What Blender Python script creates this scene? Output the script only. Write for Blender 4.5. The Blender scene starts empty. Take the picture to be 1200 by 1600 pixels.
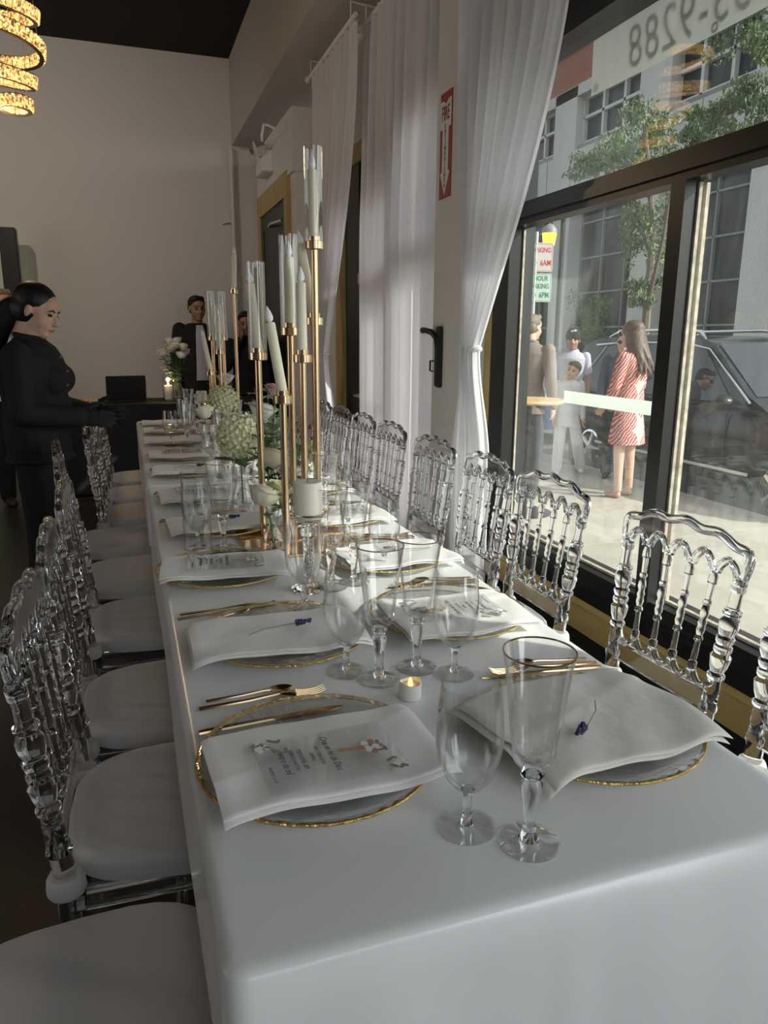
import bpy, bmesh, math, random
import numpy as np
from mathutils import Vector, Matrix, Euler
random.seed(7)
C = bpy.context.scene.collection
PI = math.pi
scn = bpy.context.scene

# ------------------------------------------------------------------ camera
F_PX, YAW, PITCH, ROLL = 1154.2, 0.331813, 0.232371, 0.006769
fw = Vector((math.sin(YAW)*math.cos(PITCH), math.cos(YAW)*math.cos(PITCH), -math.sin(PITCH)))
r0 = Vector((math.cos(YAW), -math.sin(YAW), 0)); u0 = r0.cross(fw)
rt = r0*math.cos(ROLL) + u0*math.sin(ROLL); up = -r0*math.sin(ROLL) + u0*math.cos(ROLL)
cam = bpy.data.cameras.new('camera'); camo = bpy.data.objects.new('camera', cam); C.objects.link(camo)
M = Matrix.Identity(4)
for i in range(3):
    M[i][0], M[i][1], M[i][2] = rt[i], up[i], -fw[i]
M.translation = Vector((0, 0, 1.335))
camo.matrix_world = M
cam.sensor_width = 36; cam.lens = F_PX/1600*36; cam.clip_start = .05; cam.clip_end = 300
scn.camera = camo

# ------------------------------------------------------------------ light and exposure
scn.view_settings.view_transform = 'Standard'; scn.view_settings.look = 'None'
scn.view_settings.gamma = 1; scn.view_settings.use_curve_mapping = False
scn.view_settings.exposure = 0.25
try:
    scn.cycles.max_bounces = 14; scn.cycles.transmission_bounces = 14; scn.cycles.transparent_max_bounces = 24
    scn.cycles.glossy_bounces = 6; scn.cycles.diffuse_bounces = 4
    scn.cycles.sample_clamp_indirect = 8.0
    scn.cycles.use_denoising = True
    scn.cycles.caustics_refractive = True; scn.cycles.blur_glossy = 0.2
except Exception: pass
SUN_STRENGTH, SKY_STRENGTH = 5.0, 0.25
w = bpy.data.worlds.new('sky'); scn.world = w; w.use_nodes = True
nt = w.node_tree; bg = nt.nodes['Background']
sky = nt.nodes.new('ShaderNodeTexSky'); sky.sky_type = 'NISHITA'; sky.sun_disc = False
sky.sun_elevation = math.radians(38); sky.sun_rotation = math.radians(135); sky.dust_density = 2.5
hs = nt.nodes.new('ShaderNodeHueSaturation'); hs.inputs['Saturation'].default_value = .28
nt.links.new(sky.outputs[0], hs.inputs['Color']); nt.links.new(hs.outputs[0], bg.inputs[0]); bg.inputs[1].default_value = SKY_STRENGTH

def lamp(name, kind, loc, energy, color=(1, 1, 1), size=1, size_y=None, direction=(0, 0, -1), label=None, **kw):
    l = bpy.data.lights.new(name, kind); l.energy = energy; l.color = color
    if kind == 'AREA':
        l.size = size
        if size_y: l.shape = 'RECTANGLE'; l.size_y = size_y
    elif kind == 'POINT' or kind == 'SPOT': l.shadow_soft_size = size
    for k, v in kw.items(): setattr(l, k, v)
    o = bpy.data.objects.new(name, l); C.objects.link(o); o.location = loc
    o.rotation_euler = Vector(direction).to_track_quat('-Z', 'Y').to_euler()
    return o
lamp('sunlight', 'SUN', (8, -6, 9), SUN_STRENGTH, (1, .95, .86), direction=(-1, .9, -.85), angle=math.radians(.6))
# unseen fill panels added behind the camera and to its right, inside closed walls
lamp('fill_front', 'AREA', (0.5, -2.7, 2.7), 18, (.93, .97, 1), 2.6, 1.6, direction=(0.0, 1, -.45))
lamp('fill_side', 'AREA', (1.5, -.75, 1.25), 32, (.93, .97, 1), 1.7, 1.7, direction=(-1, .45, -.1))
# unseen fill added under the ceiling, the spot to brighten the back wall
lamp('ceiling_fill', 'POINT', (-3.2, 2.6, 3.9), 10, (1, .9, .78), .06)
lamp('ceiling_fill', 'SPOT', (-2.0, 4.9, 3.95), 105, (1, .9, .8), .06, direction=(.32, 1, -.55), spot_size=math.radians(100), spot_blend=1)
# fill panel added by the left wall to lift the column and curtains
lamp('hall_fill', 'AREA', (-6.8, 3.2, 1.6), 34, (1, .96, .92), 4.0, 1.8, direction=(1, .05, .02))
lamp('stage_lamp', 'SPOT', (-3.2, 6.2, .5), 40, (.12, 1, .2), .25, direction=(.62, 1.0, .40), spot_size=math.radians(38), spot_blend=1)

# ------------------------------------------------------------------ materials
def mat(name): 
    m = bpy.data.materials.new(name); m.use_nodes = True
    return m, m.node_tree, m.node_tree.nodes['Principled BSDF']
def pbr(name, col, rough=.5, metal=0, bump=0, bscale=60, var=0, vscale=8, spec=.5, coat=0, sheen=0, emit=None, estr=0, trans=0, ior=1.45, sss=0, alpha=1, bdetail=4):
    m, t, b = mat(name)
    b.inputs['Base Color'].default_value = (*col, 1); b.inputs['Roughness'].default_value = rough
    b.inputs['Metallic'].default_value = metal; b.inputs['Specular IOR Level'].default_value = spec
    b.inputs['Coat Weight'].default_value = coat; b.inputs['Sheen Weight'].default_value = sheen
    b.inputs['Transmission Weight'].default_value = trans; b.inputs['IOR'].default_value = ior
    if sss: b.inputs['Subsurface Weight'].default_value = sss; b.inputs['Subsurface Radius'].default_value = (.02, .012, .008)
    if emit: b.inputs['Emission Color'].default_value = (*emit, 1); b.inputs['Emission Strength'].default_value = estr
    if bump or var:
        tc = t.nodes.new('ShaderNodeTexCoord')
    if bump:
        n = t.nodes.new('ShaderNodeTexNoise'); n.inputs['Scale'].default_value = bscale; n.inputs['Detail'].default_value = bdetail
        bp = t.nodes.new('ShaderNodeBump'); bp.inputs['Strength'].default_value = bump; bp.inputs['Distance'].default_value = .02
        t.links.new(tc.outputs['Object'], n.inputs['Vector']); t.links.new(n.outputs['Fac'], bp.inputs['Height']); t.links.new(bp.outputs[0], b.inputs['Normal'])
    if var:
        n2 = t.nodes.new('ShaderNodeTexNoise'); n2.inputs['Scale'].default_value = vscale; n2.inputs['Detail'].default_value = 5
        r = t.nodes.new('ShaderNodeValToRGB'); e = r.color_ramp.elements
        e[0].position = .3; e[1].position = .7
        e[0].color = (*[c*(1-var) for c in col], 1); e[1].color = (*[min(1, c*(1+var)) for c in col], 1)
        t.links.new(tc.outputs['Object'], n2.inputs['Vector']); t.links.new(n2.outputs['Fac'], r.inputs[0]); t.links.new(r.outputs[0], b.inputs['Base Color'])
    return m
def glassy(name, ior=1.45, tint=(1, 1, 1), rough=0):
    m, t, b = mat(name); t.nodes.remove(b); out = t.nodes['Material Output']
    g = t.nodes.new('ShaderNodeBsdfGlass'); g.inputs['IOR'].default_value = ior; g.inputs['Roughness'].default_value = rough; g.inputs['Color'].default_value = (*tint, 1)
    t.links.new(g.outputs[0], out.inputs[0])
    return m
def schlick(t, f0, gain=1.0, power=5):
    lw = t.nodes.new('ShaderNodeLayerWeight'); lw.inputs[0].default_value = .5
    pw = t.nodes.new('ShaderNodeMath'); pw.operation = 'POWER'; pw.inputs[1].default_value = power
    mr = t.nodes.new('ShaderNodeMapRange'); mr.inputs[3].default_value = f0*gain; mr.inputs[4].default_value = min(1, gain)
    t.links.new(lw.outputs['Facing'], pw.inputs[0]); t.links.new(pw.outputs[0], mr.inputs[0])
    return mr.outputs[0], lw
def thin(name, f0=.045, tint=(.985, .99, .988), gain=1.0, rough=0, bump=0, bscale=60, power=5, dust=0):
    """thin walled clear glass: straight transmission plus mirror reflection"""
    m, t, b = mat(name); t.nodes.remove(b); out = t.nodes['Material Output']; L = t.links.new
    tr = t.nodes.new('ShaderNodeBsdfTransparent'); tr.inputs[0].default_value = (*tint, 1)
    gl = t.nodes.new('ShaderNodeBsdfGlossy'); gl.inputs['Roughness'].default_value = rough
    mx = t.nodes.new('ShaderNodeMixShader'); fac, lw = schlick(t, f0, gain, power)
    L(fac, mx.inputs[0]); L(tr.outputs[0], mx.inputs[1]); L(gl.outputs[0], mx.inputs[2])
    if bump:
        tc = t.nodes.new('ShaderNodeTexCoord'); n = t.nodes.new('ShaderNodeTexNoise'); n.inputs['Scale'].default_value = bscale; n.inputs['Detail'].default_value = 3
        bp = t.nodes.new('ShaderNodeBump'); bp.inputs['Strength'].default_value = bump; bp.inputs['Distance'].default_value = .01
        L(tc.outputs['Object'], n.inputs[0]); L(n.outputs[0], bp.inputs['Height']); L(bp.outputs[0], gl.inputs['Normal']); L(bp.outputs[0], lw.inputs['Normal'])
    if dust:
        df = t.nodes.new('ShaderNodeBsdfDiffuse'); df.inputs[0].default_value = (.8, .84, .82, 1)
        tl = t.nodes.new('ShaderNodeBsdfTranslucent'); tl.inputs[0].default_value = (.8, .84, .82, 1)
        ad = t.nodes.new('ShaderNodeMixShader'); ad.inputs[0].default_value = .5
        tc = t.nodes.new('ShaderNodeTexCoord'); mp = t.nodes.new('ShaderNodeMapping'); mp.inputs['Scale'].default_value = (1, 1.6, .3)
        n = t.nodes.new('ShaderNodeTexNoise'); n.inputs['Scale'].default_value = 7; n.inputs['Detail'].default_value = 9; n.inputs['Roughness'].default_value = .7
        rp = t.nodes.new('ShaderNodeMapRange'); rp.inputs[1].default_value = .4; rp.inputs[2].default_value = .75; rp.inputs[3].default_value = dust*.4; rp.inputs[4].default_value = dust*1.6
        mh = t.nodes.new('ShaderNodeMixShader')
        L(tc.outputs['Object'], mp.inputs[0]); L(mp.outputs[0], n.inputs[0]); L(n.outputs[0], rp.inputs[0]); L(df.outputs[0], ad.inputs[1]); L(tl.outputs[0], ad.inputs[2])
        L(rp.outputs[0], mh.inputs[0]); L(mx.outputs[0], mh.inputs[1]); L(ad.outputs[0], mh.inputs[2]); L(mh.outputs[0], out.inputs[0])
    else: L(mx.outputs[0], out.inputs[0])
    return m
def fabric(name, col, transl=.35, bump=.15, bscale=40, rough=.8):
    m, t, b = mat(name); out = t.nodes['Material Output']
    b.inputs['Base Color'].default_value = (*col, 1); b.inputs['Roughness'].default_value = rough; b.inputs['Sheen Weight'].default_value = .2
    tl = t.nodes.new('ShaderNodeBsdfTranslucent'); tl.inputs[0].default_value = (*col, 1)
    mx = t.nodes.new('ShaderNodeMixShader'); mx.inputs[0].default_value = transl
    tc = t.nodes.new('ShaderNodeTexCoord'); n = t.nodes.new('ShaderNodeTexNoise'); n.inputs['Scale'].default_value = bscale; n.inputs['Detail'].default_value = 4; n.inputs['Distortion'].default_value = 1.5
    bp = t.nodes.new('ShaderNodeBump'); bp.inputs['Strength'].default_value = bump; bp.inputs['Distance'].default_value = .02
    L = t.links.new
    L(tc.outputs['Object'], n.inputs[0]); L(n.outputs[0], bp.inputs['Height']); L(bp.outputs[0], b.inputs['Normal'])
    L(b.outputs[0], mx.inputs[1]); L(tl.outputs[0], mx.inputs[2]); L(mx.outputs[0], out.inputs[0])
    return m
def planks(name, c1, c2, axis='z', width=.14, rough=.6):
    m, t, b = mat(name)
    tc = t.nodes.new('ShaderNodeTexCoord'); mp = t.nodes.new('ShaderNodeMapping')
    if axis == 'z': mp.inputs['Rotation'].default_value = (0, PI/2, PI/2)
    br = t.nodes.new('ShaderNodeTexBrick'); br.inputs['Scale'].default_value = 1; br.inputs['Brick Width'].default_value = 1.6; br.inputs['Row Height'].default_value = width
    br.inputs['Mortar Size'].default_value = .003; br.inputs['Color1'].default_value = (*c1, 1); br.inputs['Color2'].default_value = (*c2, 1); br.inputs['Mortar'].default_value = (*[c*.35 for c in c1], 1)
    n = t.nodes.new('ShaderNodeTexNoise'); n.inputs['Scale'].default_value = 30; n.inputs['Detail'].default_value = 6
    mx = t.nodes.new('ShaderNodeMixRGB'); mx.blend_type = 'MULTIPLY'; mx.inputs[0].default_value = .5
    L = t.links.new
    L(tc.outputs['Object'], mp.inputs[0]); L(mp.outputs[0], br.inputs[0]); L(br.outputs[0], mx.inputs[1]); L(n.outputs[0], mx.inputs[2]); L(tc.outputs['Object'], n.inputs[0])
    L(mx.outputs[0], b.inputs['Base Color']); b.inputs['Roughness'].default_value = rough
    return m
def brickmat(name):
    m, t, b = mat(name)
    tc = t.nodes.new('ShaderNodeTexCoord'); mp = t.nodes.new('ShaderNodeMapping'); mp.inputs['Rotation'].default_value = (PI/2, 0, PI/2)
    br = t.nodes.new('ShaderNodeTexBrick'); br.inputs['Scale'].default_value = 3.2; br.inputs['Color1'].default_value = (.33, .13, .08, 1); br.inputs['Color2'].default_value = (.27, .1, .065, 1); br.inputs['Mortar'].default_value = (.3, .2, .16, 1); br.inputs['Mortar Size'].default_value = .012
    t.links.new(tc.outputs['Object'], mp.inputs[0]); t.links.new(mp.outputs[0], br.inputs[0]); t.links.new(br.outputs[0], b.inputs['Base Color']); b.inputs['Roughness'].default_value = .85
    return m
def litcrystal(name):
    m, t, b = mat(name); b.inputs['Base Color'].default_value = (.5, .34, .16, 1); b.inputs['Roughness'].default_value = .1; b.inputs['Emission Color'].default_value = (1, .58, .2, 1)
    tc = t.nodes.new('ShaderNodeTexCoord'); v = t.nodes.new('ShaderNodeTexVoronoi'); v.inputs['Scale'].default_value = 62
    mr = t.nodes.new('ShaderNodeMapRange'); mr.inputs[1].default_value = .2; mr.inputs[2].default_value = .75; mr.inputs[3].default_value = 1.9; mr.inputs[4].default_value = .06
    t.links.new(tc.outputs['Object'], v.inputs[0]); t.links.new(v.outputs['Distance'], mr.inputs[0]); t.links.new(mr.outputs[0], b.inputs['Emission Strength'])
    return m
def fernprint(name):
    m, t, b = mat(name)
    tc = t.nodes.new('ShaderNodeTexCoord')
    v = t.nodes.new('ShaderNodeTexVoronoi'); v.inputs['Scale'].default_value = 5.5
    wv = t.nodes.new('ShaderNodeTexWave'); wv.inputs['Scale'].default_value = 15; wv.inputs['Distortion'].default_value = 5; wv.bands_direction = 'DIAGONAL'
    l1 = t.nodes.new('ShaderNodeMath'); l1.operation = 'LESS_THAN'; l1.inputs[1].default_value = .72
    l2 = t.nodes.new('ShaderNodeMath'); l2.operation = 'GREATER_THAN'; l2.inputs[1].default_value = .45
    a = t.nodes.new('ShaderNodeMath'); a.operation = 'MULTIPLY'
    mx = t.nodes.new('ShaderNodeMixRGB'); mx.inputs[1].default_value = (.6, .48, .41, 1); mx.inputs[2].default_value = (.42, .035, .05, 1)
    L = t.links.new
    L(tc.outputs['Object'], v.inputs[0]); L(tc.outputs['Object'], wv.inputs[0]); L(v.outputs['Distance'], l1.inputs[0]); L(wv.outputs['Fac'], l2.inputs[0])
    L(l1.outputs[0], a.inputs[0]); L(l2.outputs[0], a.inputs[1]); L(a.outputs[0], mx.inputs[0]); L(mx.outputs[0], b.inputs['Base Color']); b.inputs['Roughness'].default_value = .85
    return m

MT = dict(
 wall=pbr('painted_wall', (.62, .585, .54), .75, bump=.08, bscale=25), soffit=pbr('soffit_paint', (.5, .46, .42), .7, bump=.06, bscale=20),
 ceiling=pbr('black_ceiling', (.012, .012, .011), .85), floor=planks('dark_floor_planks', (.045, .04, .036), (.03, .027, .025), 'y', .16, .42),
 white_wood=pbr('white_painted_wood', (.72, .71, .69), .5, bump=.05, bscale=30), column=pbr('column_plaster', (.68, .67, .65), .6, bump=.12, bscale=18),
 black_metal=pbr('black_window_metal', (.012, .012, .013), .35), black_wood=planks('black_wainscot_boards', (.02, .02, .02), (.026, .026, .026), 'z', .11, .55),
 gold_paint=pbr('gold_paint', (.46, .34, .13), .45, var=.12, vscale=5), old_wood=pbr('weathered_wood', (.45, .4, .33), .8, var=.3, vscale=40),
 pane=thin('window_glass', .045, (.97, 1, .985), 1.5, dust=.03), pane_clean=thin('door_glass', .04, dust=.02), banner=fabric('banner_vinyl', (.75, .76, .7), .35, .03, 5, .6), ink=pbr('banner_ink', (.16, .17, .16), .7),
 curtain=fabric('white_curtain', (.86, .85, .88), .38, .12, 26), satin=pbr('white_satin', (.76, .78, .78), .24, bump=.03, bscale=6, sheen=.2, spec=.7),
 napkin=pbr('napkin_satin', (.8, .79, .77), .48, bump=.12, bscale=14, sheen=.3), linen=pbr('linen', (.74, .72, .67), .8, bump=.3, bscale=16, sheen=.2),
 acrylic=glassy('clear_acrylic', 1.44, (.995, .995, 1), .025), glass=glassy('clear_glass', 1.45), bowlglass=thin('thin_bowl_glass', .05, (.992, .994, .994), 1.1, power=2.8), crystal=glassy('crystal', 1.52), chimney=thin('hurricane_glass', .045, (.985, .99, .99), 1.1, power=3.2), cardglass=thin('acrylic_card', .04, (.985, .99, .99), .9, .03, power=4),
 plateglass=thin('textured_plate_glass', .09, (.975, .98, .98), 1.6, .06, .35, 26, power=3), cushion=pbr('white_seat_cover', (.66, .635, .615), .7, bump=.1, bscale=20, sheen=.2),
 goldrim=pbr('hammered_gold_leaf', (.72, .5, .16), .32, 1, bump=.6, bscale=120), gold=pbr('brushed_gold', (.62, .45, .28), .2, 1), cutlery=pbr('gold_cutlery', (.62, .46, .27), .18, 1),
 gold_mirror=pbr('gold_mirror', (.82, .6, .36), .06, 1), silver=pbr('chrome', (.75, .75, .76), .15, 1),
 wax=pbr('ivory_wax', (.82, .78, .6), .5, sss=.15), whitewax=pbr('white_wax', (.8, .77, .66), .5, sss=.15), flame=pbr('frosted_flame_tip', (.85, .85, .86), .35, sss=.1), amberflame=pbr('lit_led_flame', (1, .6, .15), .4, emit=(1, .55, .12), estr=3), glow=pbr('candle_flame', (1, .6, .3), .4, emit=(1, .6, .3), estr=9),
 rose=pbr('cream_rose_petals', (.82, .78, .62), .6, sss=.1), whitepetal=pbr('white_petals', (.85, .84, .78), .6), blush=pbr('blush_petals', (.6, .42, .4), .6), hydrangea=pbr('green_white_petals', (.78, .8, .52), .6, var=.1, vscale=30),
 leaf=pbr('green_leaf', (.09, .16, .06), .5, var=.25, vscale=30), sage=pbr('sage_leaf', (.3, .38, .28), .6, var=.15, vscale=20), stem=pbr('green_stem', (.12, .2, .06), .55), filler=pbr('yellow_green_filler', (.42, .46, .14), .6), berry=pbr('berries', (.22, .1, .1), .4), lavender=pbr('lavender_bud', (.06, .045, .12), .7), drystem=pbr('dry_stem', (.3, .3, .22), .7),
 print_dark=pbr('card_ink', (.12, .12, .12), .7), print_wood=pbr('card_brown', (.5, .28, .17), .7), print_white=pbr('card_white', (.85, .84, .8), .7), print_leaf=pbr('card_grey_green', (.24, .27, .24), .7),
 black=pbr('black_cloth', (.008, .008, .009), .85), black_hair=pbr('black_hair', (.006, .005, .005), .5), brown_hair=pbr('brown_hair', (.09, .06, .04), .55, var=.5, vscale=40), grey_hair=pbr('greying_hair', (.16, .13, .1), .6, var=.3, vscale=60),
 skin=pbr('skin_tan', (.5, .29, .2), .5, sss=.1), skin2=pbr('skin_light', (.58, .37, .28), .5, sss=.1), skin_dark=pbr('skin_brown', (.36, .2, .13), .5, sss=.1), lips=pbr('lips', (.36, .16, .14), .5), eye=pbr('dark_eye', (.015, .01, .01), .3),
 whitecloth=pbr('white_cloth', (.62, .61, .66), .8, bump=.25, bscale=14), lilaccloth=pbr('pale_shirt', (.46, .45, .55), .8, bump=.2, bscale=12), taupe=pbr('taupe_jacket', (.2, .16, .14), .8, bump=.25, bscale=12), denim=pbr('dark_jeans', (.035, .04, .05), .85, var=.4, vscale=12), bluecloth=pbr('dark_blue_jacket', (.04, .06, .1), .6), fern=fernprint('red_fern_print'), shoes=pbr('dark_shoes', (.03, .025, .02), .5), grey_shirt=pbr('grey_shirt', (.45, .46, .5), .8), khaki=pbr('olive_trousers', (.2, .17, .1), .8),
 concrete=pbr('exposed_aggregate', (.56, .54, .51), .9, bump=.6, bscale=18, var=.12, vscale=30), facade_glass=pbr('dark_facade_glass', (.014, .018, .022), .25, spec=.18), mullion=pbr('grey_mullion', (.2, .21, .21), .5), whiteframe=pbr('pale_window_frame', (.6, .59, .57), .6), brick=brickmat('red_brick'),
 sidewalk=pbr('sidewalk_concrete', (.40, .375, .32), .85, bump=.1, bscale=40, var=.1, vscale=3), asphalt=pbr('asphalt', (.12, .12, .12), .9, bump=.3, bscale=80), curb=pbr('curb', (.4, .39, .36), .9),
 bark=pbr('bark', (.16, .13, .1), .9, bump=.5, bscale=30), treeleaf=pbr('tree_leaf', (.12, .18, .07), .6, var=.4, vscale=2), carpaint=pbr('dark_car_paint', (.006, .007, .008), .2, spec=.3, coat=.25), bluepaint=pbr('blue_car_paint', (.03, .06, .14), .18, coat=1), carglass=pbr('car_glass', (.02, .026, .03), .04, spec=.8), rubber=pbr('rubber', (.012, .012, .012), .8), redlight=pbr('tail_light', (.5, .02, .02), .2), headl=pbr('headlight_glass', (.6, .62, .65), .05, .3, spec=1),
 sign_white=pbr('sign_white', (.74, .73, .71), .5), sign_red=pbr('sign_red', (.35, .025, .03), .45), sign_green=pbr('sign_green', (.01, .17, .09), .5), sign_plate=pbr('parking_sign_white', (.5, .47, .46), .6), sign_pale=pbr('sign_pale_green', (.42, .52, .45), .6), sign_ink=pbr('sign_black', (.02, .02, .02), .5), paperred=pbr('parking_red', (.42, .02, .03), .5), post=pbr('galvanised', (.45, .46, .46), .45, .6),
 amber=pbr('amber_lens', (1, .6, .05), .3, emit=(1, .55, .03), estr=2.2), purple=pbr('purple_print', (.14, .08, .35), .5), goldprint=pbr('gold_print', (.6, .45, .2), .5), tape=fabric('weathered_white_tape', (.85, .9, .85), .75, .3, 80), plastic=pbr('white_plastic', (.75, .74, .7), .4), laptop=pbr('laptop_black', (.012, .012, .013), .35), chand=litcrystal('lit_crystal'), chandframe=pbr('bronze_band', (.1, .08, .06), .4, .8), wire=pbr('steel_wire', (.5, .45, .38), .4, .8), cafe=pbr('round_wood_top', (.6, .42, .22), .5), trayfood=pbr('pastries', (.6, .38, .2), .7, var=.4, vscale=60))

# ------------------------------------------------------------------ mesh helpers
class MB:
    def __init__(s): s.v = []; s.f = []; s.m = None
    def add(s, vs, fs, T=None):
        k = len(s.v)
        for p in vs:
            p = Vector(p)
            s.v.append(tuple(T @ p) if T is not None else tuple(p))
        for f in fs: s.f.append(tuple(i+k for i in f))
        return s
    def box(s, c, d, T=None, rz=0, bev=0):
        x, y, z = d[0]/2, d[1]/2, d[2]/2
        R = Matrix.Translation(Vector(c)) @ Matrix.Rotation(rz, 4, 'Z')
        if T is not None: R = T @ R
        if bev:
            b = min(bev, x*.49, y*.49, z*.49)
            vs = []; fs = []
            lev = [(-z, b), (-z+b, 0), (z-b, 0), (z, b)]
            for zz, i in lev:
                X, Y = x-i, y-i; bb = b*.6 if i == 0 else b*.4
                vs += [(-X+bb, -Y, zz), (X-bb, -Y, zz), (X, -Y+bb, zz), (X, Y-bb, zz), (X-bb, Y, zz), (-X+bb, Y, zz), (-X, Y-bb, zz), (-X, -Y+bb, zz)]
            for l in range(3):
                for i in range(8):
                    j = (i+1) % 8; fs.append((l*8+i, l*8+j, l*8+8+j, l*8+8+i))
            fs.append(tuple(range(7, -1, -1))); fs.append(tuple(range(24, 32)))
            return s.add(vs, fs, R)
        vs = [(-x, -y, -z), (x, -y, -z), (x, y, -z), (-x, y, -z), (-x, -y, z), (x, -y, z), (x, y, z), (-x, y, z)]
        return s.add(vs, [(0, 3, 2, 1), (4, 5, 6, 7), (0, 1, 5, 4), (1, 2, 6, 5), (2, 3, 7, 6), (3, 0, 4, 7)], R)
    def lathe(s, prof, seg=16, T=None, caps=True, closed=False):
        n = len(prof); vs = []; fs = []
        for r, z in prof:
            for i in range(seg):
                a = 2*PI*i/seg; vs.append((r*math.cos(a), r*math.sin(a), z))
        rng = n if closed else n-1
        for k in range(rng):
            k2 = (k+1) % n
            for i in range(seg):
                j = (i+1) % seg; fs.append((k*seg+i, k*seg+j, k2*seg+j, k2*seg+i))
        if caps and not closed:
            fs.append(tuple(range(seg-1, -1, -1))); fs.append(tuple((n-1)*seg+i for i in range(seg)))
        return s.add(vs, fs, T)
    def tube(s, pts, rad, seg=8, closed=False, T=None):
        pts = [Vector(p) for p in pts]; n = len(pts)
        R = rad if isinstance(rad, (list, tuple)) else [rad]*n
        vs = []; fs = []; prev = None
        for i, p in enumerate(pts):
            if closed: d = pts[(i+1) % n]-pts[i-1]
            else: d = pts[min(i+1, n-1)]-pts[max(i-1, 0)]
            d.normalize()
            if prev is None:
                a = Vector((0, 0, 1)) if abs(d.z) < .9 else Vector((1, 0, 0))
                e = d.cross(a).normalized()
            else:
                e = (prev-d*prev.dot(d)).normalized()
            prev = e; g = d.cross(e)
            for k in range(seg):
                an = 2*PI*k/seg; vs.append(p+(e*math.cos(an)+g*math.sin(an))*R[i])
        for i in range(n if closed else n-1):
            i2 = (i+1) % n
            for k in range(seg):
                j = (k+1) % seg; fs.append((i*seg+k, i*seg+j, i2*seg+j, i2*seg+k))
        if not closed:
            fs.append(tuple(range(seg-1, -1, -1))); fs.append(tuple((n-1)*seg+k for k in range(seg)))
        return s.add(vs, fs, T)
    def grid(s, fn, nu, nv, T=None, flip=False):
        vs = [fn(i/nu, j/nv) for j in range(nv+1) for i in range(nu+1)]; fs = []
        for j in range(nv):
            for i in range(nu):
                a = j*(nu+1)+i; q = (a, a+1, a+nu+2, a+nu+1)
                fs.append(q[::-1] if flip else q)
        return s.add(vs, fs, T)
    def ell(s, c, r, T=None, seg=16, rings=10):
        if not isinstance(r, (list, tuple)): r = (r, r, r)
        pr = [(max(1e-4, math.sin(PI*k/rings)), -math.cos(PI*k/rings)) for k in range(rings+1)]
        S = Matrix.Translation(Vector(c)) @ Matrix.Diagonal((*r, 1))
        return s.lathe(pr, seg, (T @ S) if T is not None else S)
    def cap(s, a, b, ra, rb, seg=12, T=None):
        a, b = Vector(a), Vector(b)
        if T is not None: a, b = T @ a, T @ b
        s.ell(a, ra, None, seg, 8); s.ell(b, rb, None, seg, 8)
        s.tube([a, b], [ra, rb], seg); return s
    def prism(s, pts2, t, T=None):
        n = len(pts2)
        vs = [(x, y, -t/2) for x, y in pts2]+[(x, y, t/2) for x, y in pts2]
        fs = [tuple(range(n-1, -1, -1)), tuple(range(n, 2*n))]+[(i, (i+1) % n, (i+1) % n+n, i+n) for i in range(n)]
        return s.add(vs, fs, T)
    def build(s, name, m, parent=None, smooth=True, angle=40, loc=None, rz=0):
        me = bpy.data.meshes.new(name); me.from_pydata(s.v, [], s.f); me.update()
        if m is not None: me.materials.append(m)
        if smooth:
            for p in me.polygons: p.use_smooth = True
            try: me.set_sharp_from_angle(angle=math.radians(angle))
            except Exception: pass
        o = bpy.data.objects.new(name, me); C.objects.link(o)
        if parent is not None: o.parent = parent
        if loc is not None: o.location = loc
        if rz: o.rotation_euler[2] = rz
        return o
def fixn(o):
    bm = bmesh.new(); bm.from_mesh(o.data); bmesh.ops.recalc_face_normals(bm, faces=bm.faces); bm.to_mesh(o.data); bm.free()
    return o
def tag(o, label=None, cat=None, group=None, kind=None):
    if label: o['label'] = label
    if cat: o['category'] = cat
    if group: o['group'] = group
    if kind: o['kind'] = kind
    return o
def thing(name, label, cat, loc=(0, 0, 0), rz=0, group=None):
    o = bpy.data.objects.new(name, None); o.empty_display_size = .05; C.objects.link(o); o.location = loc; o.rotation_euler = (0, 0, rz)
    return tag(o, label, cat, group)
def struct(name, mb, m, smooth=False, parent=None, **k):
    o = mb.build(name, m, parent, smooth, **k)
    if parent is None: o['kind'] = 'structure'
    return o
def dup(o, parent=None):
    c = o.copy(); C.objects.link(c)
    for k in ('label',):
        if parent is None and k in c: del c[k]
    if parent is not None: c.parent = parent
    for ch in list(o.children): dup(ch, c)
    return c
def put(o, loc, rz=0, label=None, group=None, rx=0, ry=0, scale=None):
    o.location = loc; o.rotation_euler = (rx, ry, rz)
    if scale: o.scale = (scale,)*3 if not isinstance(scale, (tuple, list)) else scale
    if label: o['label'] = label
    if group: o['group'] = group
    return o
def text_mb(txt, size, extrude=.0004, shear=0, spacing=1, T=None, align='CENTER', bold=0):
    cu = bpy.data.curves.new('t', 'FONT'); cu.body = txt; cu.size = size; cu.extrude = extrude; cu.shear = shear; cu.space_character = spacing
    cu.offset = bold*size; cu.align_x = align; cu.align_y = 'CENTER'; cu.resolution_u = 3
    ob = bpy.data.objects.new('t', cu); C.objects.link(ob)
    bpy.context.view_layer.update()
    me = bpy.data.meshes.new_from_object(ob.evaluated_get(bpy.context.evaluated_depsgraph_get()))
    mb = MB(); mb.add([v.co for v in me.vertices], [tuple(p.vertices) for p in me.polygons], T)
    bpy.data.objects.remove(ob); bpy.data.curves.remove(cu); bpy.data.meshes.remove(me)
    return mb
def frame(origin, ex, ey):
    ex = Vector(ex).normalized(); ey = Vector(ey); ey = (ey-ex*ey.dot(ex)).normalized(); ez = ex.cross(ey)
    m = Matrix.Identity(4)
    for i in range(3): m[i][0], m[i][1], m[i][2] = ex[i], ey[i], ez[i]
    m.translation = Vector(origin); return m
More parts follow.
